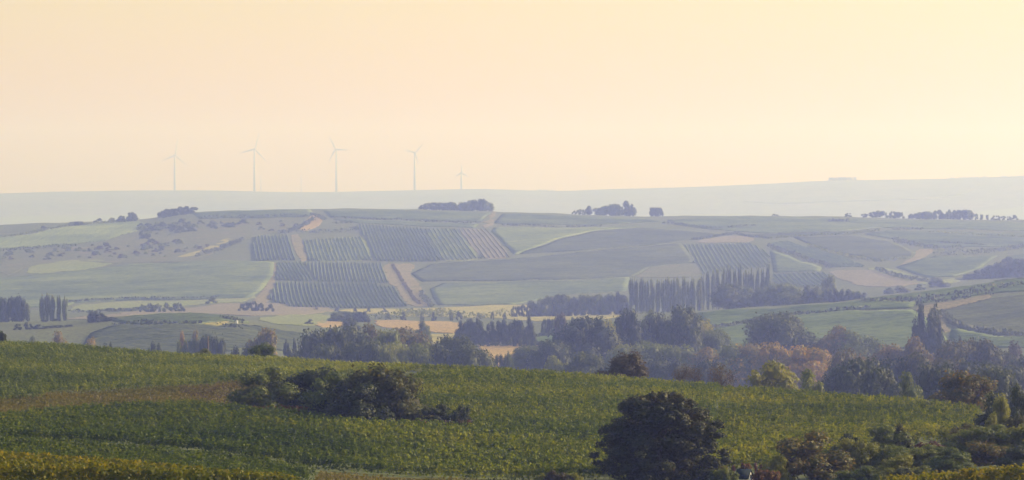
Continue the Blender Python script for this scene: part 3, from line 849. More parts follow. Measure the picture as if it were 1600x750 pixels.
hedge([(575, 499), (620, 497), (660, 494), (720, 499), (800, 496)], 1500, 4, 5, 'green', 'loose hedge behind the orange stubble field')
hedge([(745, 542), (800, 541)], 1050, 1.4, 2, 'dark', 'low hedge across the orange ground beside the dark tree clump')

# ------------------------------------------------------------------ trees and bushes, far to near
T = place
def many(n, u0, u1, tops, wr, base, form, mats, label, group, rmin=None, name=None, jit=2.0):
    """n alike trees of one clump, between columns u0 and u1"""
    for k in range(n):
        f = (k + .5) / n
        u = u0 + (u1 - u0) * (f + R.uniform(-.3, .3) / n)
        top = float(np.interp(f, np.linspace(0, 1, len(tops)), tops)) + R.uniform(0, jit)
        b = base if not callable(base) else base(u)
        T(u, top, R.uniform(*wr), b, form, R.choice(mats), label, group, rmin, name)
# skyline of the farthest ridge
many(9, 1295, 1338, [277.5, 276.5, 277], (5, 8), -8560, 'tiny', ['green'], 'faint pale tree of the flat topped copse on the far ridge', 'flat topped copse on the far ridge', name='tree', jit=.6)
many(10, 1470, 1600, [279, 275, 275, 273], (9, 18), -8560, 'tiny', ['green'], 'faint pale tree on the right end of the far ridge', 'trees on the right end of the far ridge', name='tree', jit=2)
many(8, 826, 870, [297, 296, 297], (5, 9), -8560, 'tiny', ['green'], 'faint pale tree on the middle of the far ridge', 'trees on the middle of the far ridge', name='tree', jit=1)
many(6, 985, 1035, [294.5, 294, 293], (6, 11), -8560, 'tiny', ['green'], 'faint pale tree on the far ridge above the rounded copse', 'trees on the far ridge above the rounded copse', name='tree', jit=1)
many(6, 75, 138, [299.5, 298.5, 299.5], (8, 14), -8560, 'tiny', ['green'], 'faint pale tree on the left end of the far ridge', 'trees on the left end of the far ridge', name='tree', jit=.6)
# crest of the striped hill
crest = -3060
many(7, 250, 302, [331, 325, 324, 321, 323], (11, 17), -3000, 'small', ['dark'], 'dark bushy tree of the copse on the left shoulder of the hill', 'copse on the left shoulder of the hill', jit=2)
T(206, 331.5, 17, -2990, 'bush', 'dark', 'round dark bush standing highest on the left crest', 'bushes on the left crest')
T(190, 337, 16, -2990, 'bush', 'dark', 'dark bush close left of the highest bush on the left crest', 'bushes on the left crest')
T(175, 340, 12, -2990, 'bush', 'green', 'paler bush third from the right on the left crest', 'bushes on the left crest')
T(154, 341, 12, -2990, 'tiny', 'dark', 'small bush on the left crest left of a gap', 'bushes on the left crest')
many(6, 108, 135, [347, 345, 347], (6, 10), -2950, 'tiny', ['dark', 'green'], 'small scrubby bush low on the left crest', 'scrub on the left crest')
T(67, 353, 10, 359, 'tiny', 'dark', 'small dark bush under the left crest', None, 1900)
many(13, 658, 770, [318, 316, 315.5, 316.5, 315, 316, 313, 311, 310.5, 318], (13, 20), crest, 'small', ['dark', 'green'], 'bushy tree of the long dense copse on the hilltop', 'long dense copse on the hilltop', jit=1.5)
many(5, 893, 920, [328, 326, 325], (5, 9), crest, 'tiny', ['green'], 'small bush at the left tail of the rounded copse', 'left tail of the rounded copse')
T(920, 321.5, 10, crest, 'small', 'dark', 'small round tree left of the rounded copse')
many(6, 932, 970, [326, 319, 318], (12, 17), crest, 'small', ['green'], 'pale bushy tree of the rounded copse on the hilltop', 'rounded copse on the hilltop', jit=1.5)
T(982, 314, 22, crest, 'small', 'dark', 'tallest dark tree at the right end of the rounded copse')
for u in (1019, 1026, 1032): T(u, 324 + R.uniform(0, .8), 9.5, crest, 'small', 'dark', 'tree of the box shaped copse alone on the hilltop', 'box shaped copse on the hilltop')
many(6, 1295, 1325, [342, 340, 341], (5, 9), 347, 'tiny', ['dark'], 'small dark bush in the row below the right crest', 'bush row below the right crest', 1900)
T(1324, 333, 11, crest, 'tiny', 'dark', 'small low bush alone on the right crest')
many(7, 1348, 1415, [334, 329, 329, 332], (9, 14), crest, 'tiny', ['dark', 'green'], 'low bush left of the tall trees on the right crest', 'bushes on the right crest', name='bush', jit=1.5)
many(6, 1420, 1462, [334, 332, 330, 328], (10, 14), crest, 'small', ['dark', 'green'], 'middling tree left of the tall right crest trees', 'middling trees on the right crest', jit=1.5)
many(6, 1466, 1518, [328, 327, 327.5, 327], (11, 16), crest, 'small', ['dark', 'green'], 'tall tree of the wood on the right crest', 'tall wood on the right crest', jit=1.5)
many(8, 1523, 1588, [333, 336, 337, 335], (6, 9), crest, 'tiny', ['green'], 'low bush trailing right of the wood on the right crest', 'bushes trailing on the right crest')
many(2, 1205, 1218, [334], (4, 6), crest, 'tiny', ['dark'], 'tiny bush on the skyline above the purple wedge', 'tiny skyline bushes')
# scrub on the left slope
def scrub(n, u0, u1, v0, v1, wr, mats, label, ok=lambda u, v: True):
    """low scrub that reads as one growth"""
    VV, MI, k = [], [], 0
    while k < n:
        u = R.uniform(u0, u1); v = R.uniform(v0, v1)
        if not ok(u, v): continue
        k += 1
        x, y = hit(u, v, 1900); w = R.uniform(*wr) * K * y
        pr = R.choice(PROTO['tiny']); c = np.empty(len(pr.vertices) * 3, np.float32)
        pr.vertices.foreach_get('co', c); c = c.reshape(-1, 3)[:2400]
        t = R.uniform(0, 6.28); cs, sn = math.cos(t), math.sin(t)
        VV.append(np.stack([(c[:, 0] * cs - c[:, 1] * sn) * w + x, (c[:, 0] * sn + c[:, 1] * cs) * w + y, c[:, 2] * w * R.uniform(.45, .7) + float(H(x, y)) - .1], 1))
        MI += [R.randrange(len(mats))] * (len(c) // 4)
    V = np.concatenate(VV); o0 = V.mean(0)
    me = mesh_np('scrub', V - o0, np.arange(len(V)).reshape(-1, 4))
    for m_ in mats: me.materials.append(M[m_])
    me.polygons.foreach_set('material_index', np.array(MI, np.int32))
    tag(add('scrub', me, loc=tuple(o0)), label, 'scrub', kind='stuff')
scrub(64, 218, 388, 350, 374, (6, 15), ['dark', 'dark', 'green'], 'rounded bush in the dark scrub on the left slope', lambda u, v: v < 353 + (388 - u) * .14 and v > 345 + (300 - u) * .05)
scrub(48, 0, 225, 384, 406, (5, 13), ['dark', 'brown', 'green'], 'low bush on the reddish rough slope at left', lambda u, v: v > 400 - u * .12)
scrub(26, 225, 335, 376, 402, (5, 13), ['dark', 'brown', 'green'], 'low bush in the hollow between the scrub and the yellow strip')
scrub(10, 392, 480, 346, 362, (5, 10), ['brown', 'green'], 'small bush on the brown slope left of the hilltop track')
# wood on the slope at the right edge
many(14, 1503, 1610, [434, 424, 416, 410, 405, 402, 400], (17, 26), lambda u: 437 - (u - 1503) * .05, 'small', ['dark'], 'tree of the dark wood on the slope at right edge', 'dark wood at the right edge', 1900, jit=5)
T(1575, 402, 20, 420, 'small', 'dark', 'lone round tree above the dark wood at right edge', None, 1900)
T(1467, 434, 30, 449, 'bush', 'dark', 'round dark bush left of the wood at right edge', None, 1800)
T(1437, 444, 16, 453, 'tiny', 'green', 'small pale bush left of the round dark bush', None, 1800)
T(1410, 446, 22, 457, 'bush', 'bright', 'pale yellowish bush on the near side of the ploughed field', None, 1800)
T(1390, 449, 14, 459, 'bush', 'green', 'small grey bush behind the right slope crest', None, 1800)
# poplars and valley wood
L1 = 'slender poplar in the long row above the valley wood'
for k, (u, tp, w) in enumerate([(986, 434, 11), (994, 436, 10), (1003, 436, 10), (1011, 437, 9), (1019, 436, 10), (1028, 438, 10), (1036, 437, 9), (1043, 434, 11), (1052, 437, 10), (1060, 436, 10), (1068, 434, 10), (1076, 437, 10), (1083, 434, 11), (1093, 437, 12)]):
    T(u, tp + R.uniform(-3, 4), w, -1745, 'slim', 'green' if k == 0 else 'poplar', L1 + ', front part', 'front poplars of the long row')
for u, tp, w in [(1098, 428, 10), (1106, 424, 10), (1114, 423, 10), (1122, 421, 10), (1131, 421, 10), (1140, 419, 10), (1148, 420, 10), (1156, 418, 10), (1165, 419, 10), (1174, 418, 10), (1183, 417, 10), (1191, 418, 10), (1199, 416, 11)]:
    T(u, tp + R.uniform(-3, 4), w, -1850, 'slim', R.choice(['poplar', 'poplar', 'green']), L1 + ', taller rear part', 'rear poplars of the long row')
T(1138, 443, 44, -1640, 'round', 'dark', 'broad dark round tree in front of the poplar row')
T(1168, 449, 26, -1660, 'round', 'green', 'paler tree close right of the broad dark round one')
T(1190, 450, 26, -1660, 'round', 'green', 'pale tree below the right end of the poplar row')
T(1222, 443, 54, -1640, 'round', 'green', 'wide pale round tree right of the poplar row')
T(1296, 430, 24, -1850, 'small', 'green', 'small pale tree above the valley scrub at right')
many(12, 1250, 1355, [448, 446, 450, 452, 458], (14, 24), -1640, 'bush', ['green', 'dark', 'green'], 'bush in the valley thicket right of the wide pale tree', 'valley thicket behind the right slope', jit=5)
many(14, 828, 980, [470, 463, 459, 461, 460, 458, 456, 458], (15, 24), -1780, 'small', ['green', 'green', 'dark', 'bright'], 'bushy tree of the long low wood left of the poplars', 'long low wood left of the poplars', jit=4)
many(4, 800, 828, [478, 474], (6, 10), -1780, 'tiny', ['dark'], 'small bush at the left tail of the low wood', 'left tail of the low wood')
# left valley trees
many(5, -8, 42, [463, 464, 462, 466], (15, 20), -1500, 'small', ['dark', 'green'], 'broad tree of the tall group at the left edge', 'tall group at the left edge', jit=2)
for u, tp in [(66, 461), (74, 459), (82, 462)]: T(u, tp, 11, -1480, 'slim', 'poplar', 'poplar of the left trio standing in the valley', 'left poplar trio')
for u, tp in [(92, 462), (101, 464)]: T(u, tp, 11, -1480, 'slim', 'green', 'poplar of the pair just right of the left trio', 'left poplar pair')
T(70, 501, 10, -1330, 'tiny', 'dark', 'small dark bush below the left poplar trio')
T(88, 498, 13, -1330, 'tiny', 'dark', 'round dark bush below the left poplar pair')
many(5, 137, 188, [485, 487, 493, 495], (15, 24), -1290, 'bush', ['dark', 'dark', 'green'], 'dark bush of the clump on top of the low hill', 'bush clump on the low hill', jit=2)
many(9, 25, 110, [502, 506, 510], (10, 20), -1270, 'tiny', ['dark'], 'low dark bush on the shaded left end of the low hill', 'bushes on the left end of the low hill', jit=5)
T(93, 519, 38, -1030, 'bush', 'autumn', 'yellowish mounded bush in front of the low hill')
T(50, 527, 22, -1030, 'bush', 'green', 'small mounded bush left of the yellowish one')
T(138, 530, 34, -1000, 'bush', 'autumn', 'yellow rimmed bush right of the mounded yellowish one')
many(3, 160, 175, [539, 537], (12, 16), -980, 'bush', ['dark'], 'dark low bush on the skyline of the near vineyard at left', 'dark low bushes on the near skyline')
many(3, 232, 252, [537, 535, 538], (14, 18), -980, 'bush', ['dark'], 'dark low bush behind the near vineyard left of the rusty trees', 'dark low bushes left of the rusty trees')
T(286, 519, 13, -1000, 'small', 'autumn', 'orange topped small tree, left one of two behind the near vineyard')
T(305, 517, 13, -1010, 'small', 'autumn', 'orange topped small tree, right one of two behind the near vineyard')
many(5, 278, 312, [534, 532, 528], (14, 20), -985, 'bush', ['green'], 'grey green bush below the two orange topped trees', 'bushes below the orange topped trees')
many(4, 315, 350, [525, 523, 528], (17, 22), -985, 'small', ['dark'], 'dark tree right of the two orange topped trees', 'dark trees behind the wooden post', jit=3)
many(4, 358, 392, [543, 540, 543], (14, 20), -960, 'bush', ['dark'], 'dark low bush left of the green crest bush', 'dark low bushes left of the crest bush', jit=3)
T(412, 515, 58, -1000, 'small', 'autumn', 'broad orange edged tree behind the green crest bush')
T(461, 530, 10, -1080, 'tiny', 'dark', 'small dark shrub right of the orange edged tree')
T(447, 531, 9, -1080, 'tiny', 'dark', 'tiny dark shrub between the orange edged tree and the shrub')
many(3, 445, 462, [548, 545], (12, 16), -980, 'bush', ['green', 'dark'], 'low bush left of the central dark clump', 'low bushes left of the central clump')
# central clump
T(494, 516, 42, -960, 'round', 'dark', 'leftmost tree of the central dark clump')
T(522, 513, 40, -950, 'round', 'dark', 'second tree from the left in the central dark clump')
T(553, 512, 42, -960, 'round', 'dark', 'third tree from the left in the central dark clump')
T(580, 509, 44, -970, 'round', 'rust', 'rusty topped tallest tree in the middle of the central clump')
T(606, 517, 36, -960, 'round', 'green', 'grey green tree right of the rusty topped tallest one')
T(636, 514, 56, -970, 'round', 'rust', 'orange crowned broad tree of the central clump')
T(608, 540, 34, -930, 'bush', 'green', 'pale bush in front of the central clump')
T(678, 532, 42, -950, 'round', 'dark', 'dark tree right of the orange crowned one')
T(705, 525, 46, -950, 'round', 'dark', 'highest dark tree of the right part of the central clump')
T(737, 530, 46, -950, 'round', 'dark', 'dark round tree at the right end of the central clump')
many(4, 770, 802, [555, 550, 556], (12, 18), -980, 'bush', ['green', 'dark'], 'low bush on the orange ground right of the central clump', 'low bushes on the orange ground', jit=5)
# middle valley bushes
many(7, 520, 575, [486, 485, 484, 487], (15, 22), 503, 'bush', ['dark', 'green'], 'bush of the blue green thicket behind the central clump', 'thicket behind the central clump', 1300, jit=3)
T(546, 497, 26, -1320, 'bush', 'dark', 'dark round bush in front of the blue green thicket')
T(483, 499, 16, 507, 'tiny', 'dark', 'dark small bush on the green meadow', None, 1300)
T(661, 502, 25, -1280, 'bush', 'green', 'grey green bush alone between two stubble fields')
many(5, 717, 756, [500, 498, 500], (17, 22), -1300, 'bush', ['dark'], 'dark bush of the clump right of the stubble field', 'bush clump right of the stubble field', jit=3)
many(4, 764, 800, [502, 499, 501], (15, 20), -1300, 'bush', ['dark', 'green'], 'bush of the second clump right of the stubble field', 'second bush clump right of the stubble field', jit=3)
many(4, 802, 815, [499, 502], (10, 14), -1290, 'tiny', ['dark'], 'small bush before the dark pointed one', 'small bushes before the pointed one')
T(828, 494, 19, -1280, 'bush', 'dark', 'dark pointed bush in the valley meadow')
T(879, 490, 20, -1300, 'small', 'brown', 'brownish small tree in the valley meadow')
many(5, 845, 868, [499, 497], (7, 11), -1400, 'tiny', ['green', 'dark'], 'tiny bush left of the brownish small tree', 'tiny bushes left of the brownish tree')
many(5, 893, 930, [496, 495], (11, 15), -1400, 'tiny', ['green', 'brown'], 'small bush right of the brownish small tree', 'small bushes right of the brownish tree')
many(9, 600, 800, [487, 485, 487], (5, 9), -1720, 'tiny', ['green', 'dark'], 'tiny bush on the pale meadow below the striped hill', 'tiny bushes on the pale meadow', jit=3)
many(6, 480, 650, [480, 479], (5, 9), -1950, 'tiny', ['dark'], 'tiny dark bush at the foot of the striped blocks', 'tiny bushes at the foot of the striped blocks', jit=2)
T(332, 463, 15, 475, 'tiny', 'green', 'small bush on the grass strip below the wide left vineyard', None, 1600)
many(6, 217, 290, [475, 472, 474], (9, 14), -1820, 'tiny', ['green', 'dark'], 'small bush in the row beside the pinkish ploughed field', 'bush row beside the ploughed field', jit=2)
many(5, 372, 425, [473, 470, 474], (9, 15), -1860, 'tiny', ['dark'], 'dark bush where the tan track reaches the ploughed field', 'bushes at the end of the tan track', jit=2)
# tall trees in the valley
T(915, 497, 72, -1050, 'round', 'dark', 'massive dark tree at the left of the tall valley group')
T(862, 533, 46, -1020, 'round', 'dark', 'lower dark tree left of the massive one')
T(825, 540, 50, -1040, 'round', 'green', 'grey green tree left of the lower dark tree')
T(950, 503, 30, -1060, 'round', 'bright', 'lighter leafy tree right of the massive dark one')
T(979, 485, 34, -1080, 'round', 'dark', 'tall tree with a narrow crown left of the gap in the valley group')
T(1006, 489, 30, -1085, 'round', 'green', 'tall slim tree between the two tallest of the valley group')
T(1031, 491, 38, -1085, 'round', 'dark', 'tall bushy tree left of the tallest in the valley group')
T(1067, 480, 46, -1075, 'round', 'dark', 'tallest tree of the valley group')
T(1094, 500, 36, -1090, 'round', 'bright', 'sunlit green tree right of the tallest of the valley group')
T(1120, 516, 46, -1085, 'round', 'green', 'bushy tree at the right end of the valley group')
T(978, 540, 50, -985, 'round', 'green', 'pale tree in the lower front row, left')
T(1020, 535, 52, -990, 'round', 'green', 'pale tree in the lower front row, middle')
T(1055, 540, 48, -985, 'round', 'green', 'pale tree in the lower front row, right of middle')
T(1091, 545, 46, -985, 'round', 'autumn', 'orange sided tree ending the lower front row')
T(1133, 541, 52, -990, 'round', 'green', 'grey green tree between the front row and the orange trees')
T(1170, 539, 50, -990, 'round', 'autumn', 'orange tinted tree left of the big dark slope tree')
T(1222, 490, 74, -1110, 'round', 'dark', 'big dark rounded tree standing before the right slope')
T(1300, 513, 56, -1080, 'round', 'rust', 'rusty topped broad tree right of the big dark rounded one')
T(1344, 519, 54, -1075, 'round', 'green', 'green broad tree right of the rusty topped one')
T(1208, 537, 40, -970, 'round', 'autumn', 'orange tree under the big dark rounded one')
T(1262, 543, 66, -960, 'round', 'autumn', 'bright orange capped tree in the middle of the right wood')
T(1325, 548, 56, -930, 'round', 'rust', 'olive and yellow topped tree left of the dark wood')
T(1209, 567, 88, -790, 'bush', 'bright', 'yellow green dome shaped tree on the near hill edge')
T(1262, 579, 52, -780, 'bush', 'green', 'dark green dome right of the yellow green one')
T(1338, 563, 72, -860, 'round', 'dark', 'dark shaded tree below the olive topped one')
T(1398, 541, 56, -960, 'round', 'rust', 'dark tree with a rusty top left of the poplar')
T(1437, 530, 52, -960, 'round', 'rust', 'rusty topped tree right below the poplar')
T(1487, 535, 54, -950, 'round', 'rust', 'rusty topped tree in the middle of the dark right wood')
T(1520, 531, 50, -955, 'round', 'rust', 'highest rusty topped tree of the dark right wood')
T(1562, 536, 60, -950, 'round', 'rust', 'broad rusty topped tree near the right edge')
T(1608, 555, 60, -930, 'round', 'dark', 'dark tree cut by the right edge behind the near hill')
T(1590, 535, 30, -1040, 'bush', 'brown', 'brownish bush at the right edge above the dark wood')
T(1419, 584, 54, -800, 'bush', 'green', 'bluish round bush before the dark right wood')
T(1372, 575, 60, -840, 'round', 'dark', 'dark filling tree left of the bluish round bush')
T(1465, 570, 60, -840, 'round', 'dark', 'dark filling tree behind the round near hill bush')
T(1560, 575, 70, -830, 'round', 'dark', 'dark filling tree right of the round near hill bush')
T(1500, 528, 10, -1045, 'tiny', 'dark', 'small dark bush on the slope right of the poplar')
r_ = T(1449, 477, 40, -1060, 'poplar', 'dark', 'single dark poplar standing before the right slope')
T(1466, 497, 14, -1058, 'slim', 'dark', 'short side poplar close right of the single dark poplar')
T(1572, 446, 28, -1490, 'bush', 'dark', 'dark bush on the right slope above the track, left of a pair')
T(1596, 446, 16, -1480, 'bush', 'dark', 'dark bush at the right edge of the slope above the track')
many(7, 490, 750, [534, 530, 528, 534, 536, 538], (44, 60), -935, 'round', ['dark', 'dark', 'green'], 'dark lower tree filling the central clump', 'lower trees filling the central clump', jit=8)
many(8, 1300, 1600, [572, 560, 552, 556, 560, 566], (54, 74), -900, 'round', ['dark', 'dark', 'rust'], 'dark lower tree filling the right wood', 'lower trees filling the right wood', jit=10)
many(6, 850, 1140, [560, 548, 552, 556, 560], (40, 60), -940, 'round', ['dark', 'green'], 'lower tree filling the valley group behind the crest', 'lower trees filling the valley group', jit=8)
# on the near hill crest
T(970, 551, 66, -720, 'bush', 'brown', 'brownish broad tree just behind the near vineyard crest')
T(1065, 569, 32, -690, 'sparse', 'brown', 'thin brown tree behind the crest, left of a pair')
T(1086, 571, 26, -690, 'sparse', 'brown', 'thin brown tree behind the crest, right of a pair')
T(1126, 568, 46, -690, 'sparse', 'brown', 'bare twiggy purple brown tree behind the crest')
T(1503, 580, 80, -640, 'bush', 'rust', 'round dark bush at the right end of the near crest')
T(1536, 592, 24, -650, 'bush', 'green', 'lighter bush on the right side of the round dark bush')
T(413, 537, 40, -765, 'bush', 'green', 'sunlit green bush poking over the near crest')
T(318, 545, 32, -760, 'bush', 'bright', 'low yellowish bush beside the wooden post')
T(2, 516, 16, -770, 'bush', 'dark', 'dark bush cut by the left edge on the near crest')
# bushes in the near vineyard
T(421, 574, 84, 641, 'bush', 'green', 'round green bush standing left of the near vineyard clump', None, 440)
T(488, 577, 84, 642, 'bush', 'dark', 'very dark bush right of the round green one', None, 440)
T(526, 582, 84, 656, 'bush', 'green', 'olive bush in the middle of the near vineyard clump', None, 440)
T(586, 571, 108, 664, 'bush', 'rust', 'tallest bush of the near vineyard clump', None, 440)
T(618, 592, 70, 668, 'bush', 'rust', 'rusty edged bush at the right of the near clump', None, 440)
T(560, 600, 90, 668, 'bush', 'dark', 'broad dark bush in front of the tallest one', None, 440)
T(545, 588, 90, 658, 'bush', 'dark', 'dark bush hidden between the olive and the tallest bush', None, 440)
T(604, 598, 84, 664, 'bush', 'rust', 'rusty bush low on the right flank of the tallest one', None, 440)
T(648, 630, 34, 668, 'bush', 'green', 'small olive bush trailing right of the near clump', None, 440)
T(686, 632, 50, 670, 'bush', 'dark', 'small dark dome bush right of the near clump', None, 440)
T(722, 634, 34, 672, 'bush', 'dark', 'small upright bush rightmost beside the near clump', None, 440)
T(498, 628, 24, 655, 'bush', 'bright', 'little yellow green shrub before the very dark bush', None, 440)
# bottom right thicket
T(1264, 677, 104, -405, 'bush', 'rust', 'bushy tree with rusty tips right of the small shed')
T(1214, 712, 40, -400, 'bush', 'bright', 'yellowish shrub at the left foot of the rusty tipped tree')
T(1326, 678, 40, -440, 'bush', 'dark', 'dark narrow bush right of the rusty tipped tree')
T(1384, 664, 72, -440, 'bush', 'green', 'olive bush in the middle of the right thicket')
T(1409, 663, 34, -440, 'bush', 'rust', 'small rusty bush topping the right thicket')
T(1404, 710, 70, -385, 'bush', 'bright', 'yellow green shrub low in the right thicket')
T(1350, 728, 50, -380, 'bush', 'green', 'low shrub at the bottom of the thicket')
T(1453, 690, 62, -420, 'bush', 'plum', 'dark purplish bush in the right thicket')
T(1488, 700, 66, -400, 'bush', 'green', 'green shrub right of the dark purplish bush')
T(1516, 664, 60, -440, 'bush', 'rust', 'olive bush with brown tips in the right thicket')
T(1506, 662, 36, -455, 'bush', 'dark', 'blue green bush at the upper left of the right thicket')
T(1548, 646, 34, -455, 'bush', 'bright', 'upright yellowish bush in the right thicket')
T(1550, 616, 56, -500, 'bush', 'dark', 'dark bush where the near crest meets the thicket')
T(1560, 617, 30, -495, 'bush', 'bright', 'small yellow green bush on the dark bush at the crest end')
T(1592, 602, 50, -520, 'bush', 'dark', 'dark tall bush at the right edge above the thicket')
T(1586, 650, 56, -455, 'bush', 'rust', 'olive brown bush at the right edge of the thicket')
T(1545, 690, 80, -410, 'bush', 'rust', 'broad brownish bush low in the right thicket')
T(1590, 695, 60, -400, 'bush', 'dark', 'dark shaded bush at the right edge above the golden vines')
T(1440, 728, 46, -380, 'bush', 'bright', 'yellowish shrub just above the golden vines')
many(9, 1300, 1480, [690, 684, 694, 688, 700], (44, 64), -412, 'bush', ['green', 'green', 'bright'], 'low bush filling the foot of the right thicket', 'low bushes at the foot of the right thicket', jit=12)
many(6, 1480, 1610, [676, 664, 656], (46, 68), -425, 'bush', ['green', 'bright', 'green'], 'bush filling the right end of the thicket', 'bushes at the right end of the thicket', jit=14)
many(5, 1305, 1420, [735, 728], (30, 44), -380, 'bush', ['green', 'bright', 'dark'], 'low shrub along the bottom edge below the thicket', 'shrubs along the bottom edge', jit=8)
# low brush along the bottom edge
many(6, 842, 905, [738, 733, 740], (22, 32), -398, 'bush', ['rust', 'bright', 'brown'], 'brownish low brush along the bottom left of the great tree', 'low brush left of the great tree', jit=6)
many(4, 1106, 1148, [735, 730, 734], (22, 30), -385, 'bush', ['green', 'dark'], 'green low brush left of the small shed', 'low brush left of the shed', jit=5)
many(5, 1182, 1215, [736, 732, 738], (16, 24), -392, 'tiny', ['autumn', 'reddish'], 'orange low brush right of the small shed', 'orange brush right of the shed', jit=5)
many(7, 1122, 1215, [727, 722, 726], (14, 22), -412, 'tiny', ['reddish', 'autumn', 'plum'], 'reddish low brush behind the small shed', 'reddish brush behind the shed', jit=4)
many(6, 440, 500, [633, 634, 640], (12, 18), 652, 'tiny', ['reddish'], 'red dry weed clump under the very dark bush', 'red weeds under the dark bush', 440, jit=3)
many(7, 640, 740, [660, 661], (12, 18), 674, 'tiny', ['reddish', 'brown'], 'red dry weed clump right of the near bush clump', 'red weeds right of the clump', 440, jit=3)

# the great tree at the bottom
def great_tree():
    x, y = at_depth(1030, near(418)); z = float(H(x, y))
    top = (HY - 617) * K * y
    h = top - z; w = 180 * K * y
    L = []
    for k in range(150):
        t = rng.uniform(0, 2 * math.pi); zz = rng.uniform(.03, .93)
        prof = .46 * math.sqrt(max(.05, 1 - ((zz - .34) / .64) ** 2))
        r = prof * rng.uniform(.0, 1) ** .5 * .88
        bulge = 1 + .05 * math.sin(3 * t + 5 * zz) + .06 * math.sin(7 * t - 9 * zz)
        L.append((np.array([r * bulge * math.cos(t), r * bulge * math.sin(t), zz]), rng.uniform(.055, .105), 1.0))
        if k % 3 == 0:
            r = prof * rng.uniform(.95, 1.1) * bulge
            L.append((np.array([r * math.cos(t), r * math.sin(t), zz + .02]), rng.uniform(.03, .055), 1.0))
    for k in range(10):
        L.append((np.array([rng.uniform(-.12, .14), rng.uniform(-.12, .12), rng.uniform(.90, 1.0)]), rng.uniform(.03, .06), 1.2))
    if True:
        pass
    cm = crown_mesh('crown', L, 46000, .0155, fringe=.16, low=.01)
    cm.materials.append(M['tips'])
    root = add('tree', None, None, (x, y, z))
    tag(root, 'great dark broad tree with brown tips at the bottom centre', 'tree')
    add('trunk', trunk_mesh('trunk', .6, 10, .026, 60, .34), root, (0, 0, 0), 0, (w, w, h))
    add('crown', cm, root, (0, 0, 0), 0, (w, w, h))
great_tree()

# ------------------------------------------------------------------ near vineyards: vines set out along their rows
def vine_plant(A, v, shoots):
    """one vine stock with its leaf wall, 1.1 m of row"""
    n = 56
    p = np.stack([rng.uniform(-.6, .6, n), rng.normal(0, .2, n), .35 + 1.35 * rng.uniform(0, 1, n) ** .55], 1)
    k = int(n * shoots)
    sx = rng.uniform(-.5, .5, 4)
    j = rng.integers(0, 4, k)
    p[:k, 0] = sx[j] + rng.normal(0, .05, k); p[:k, 2] = rng.uniform(1.6, 2.05, k); p[:k, 1] = rng.normal(0, .1, k)
    N = rng.normal(0, .5, (n, 3)); N[:, 1] += np.sign(p[:, 1]) * .8; N[:, 2] += .5
    return leaf_quads(p, N, .185, jit=.5)

def vine_field(poly, rmin, ang, mat, label, spacing=2.7, step=.32, gap=.02, hs=.5):
    P = world(poly, rmin)
    xs, ys, yw = [], [], []
    for a, b in scan_rows(P, ang, spacing):
        L = math.dist(a, b); n = max(1, int(L / step))
        t = (np.arange(n) + rng.uniform(.3, .7, n)) / n
        xs.append(a[0] + (b[0] - a[0]) * t + rng.normal(0, .06, n)); ys.append(a[1] + (b[1] - a[1]) * t + rng.normal(0, .06, n))
    x = np.concatenate(xs); y = np.concatenate(ys)
    k = rng.uniform(0, 1, len(x)) > gap
    x, y = x[k], y[k]
    z = H(x, y)
    n = len(x)
    vig = .95 + .07 * np.sin(x * .09 + 2 * np.sin(y * .05)) * np.sin(y * .071 + x * .03)
    sc = vig * rng.uniform(.92, 1.08, n) * hs
    yaw = ang + rng.normal(0, .16, n) + math.pi * rng.integers(0, 2, n)
    c = np.array([x.mean(), y.mean(), 0]); c[2] = H(c[0], c[1])
    NV = 6
    V, Q, slot = [np.stack([x, y, z], 1) - c], [], [np.zeros(n, np.int32)]
    nv = n
    for i in range(NV):
        v, q = vine_plant(None, i, .05 + .025 * i)
        V.append(v); Q.append(q + nv); slot.append(np.full(len(v), i + 1, np.int32)); nv += len(v)
    me = mesh_np('vineyard', np.concatenate(V), np.concatenate(Q), mat=mat)
    slot = np.concatenate(slot)
    for nm, ty, arr in (('slot', 'INT', slot), ('yaw', 'FLOAT', np.concatenate([yaw, np.zeros(nv - n)])),
                        ('size', 'FLOAT', np.concatenate([sc, np.ones(nv - n)])), ('pick', 'INT', rng.integers(0, NV, nv))):
        at = me.attributes.new(nm, ty, 'POINT')
        at.data.foreach_set('value', np.asarray(arr, np.int32 if ty == 'INT' else np.float32))
    o = add('vineyard', me, loc=tuple(c))
    mod = o.modifiers.new('vines', 'NODES')
    mod.node_group = VINE_NODES
    return tag(o, label, 'vineyard', kind='stuff')

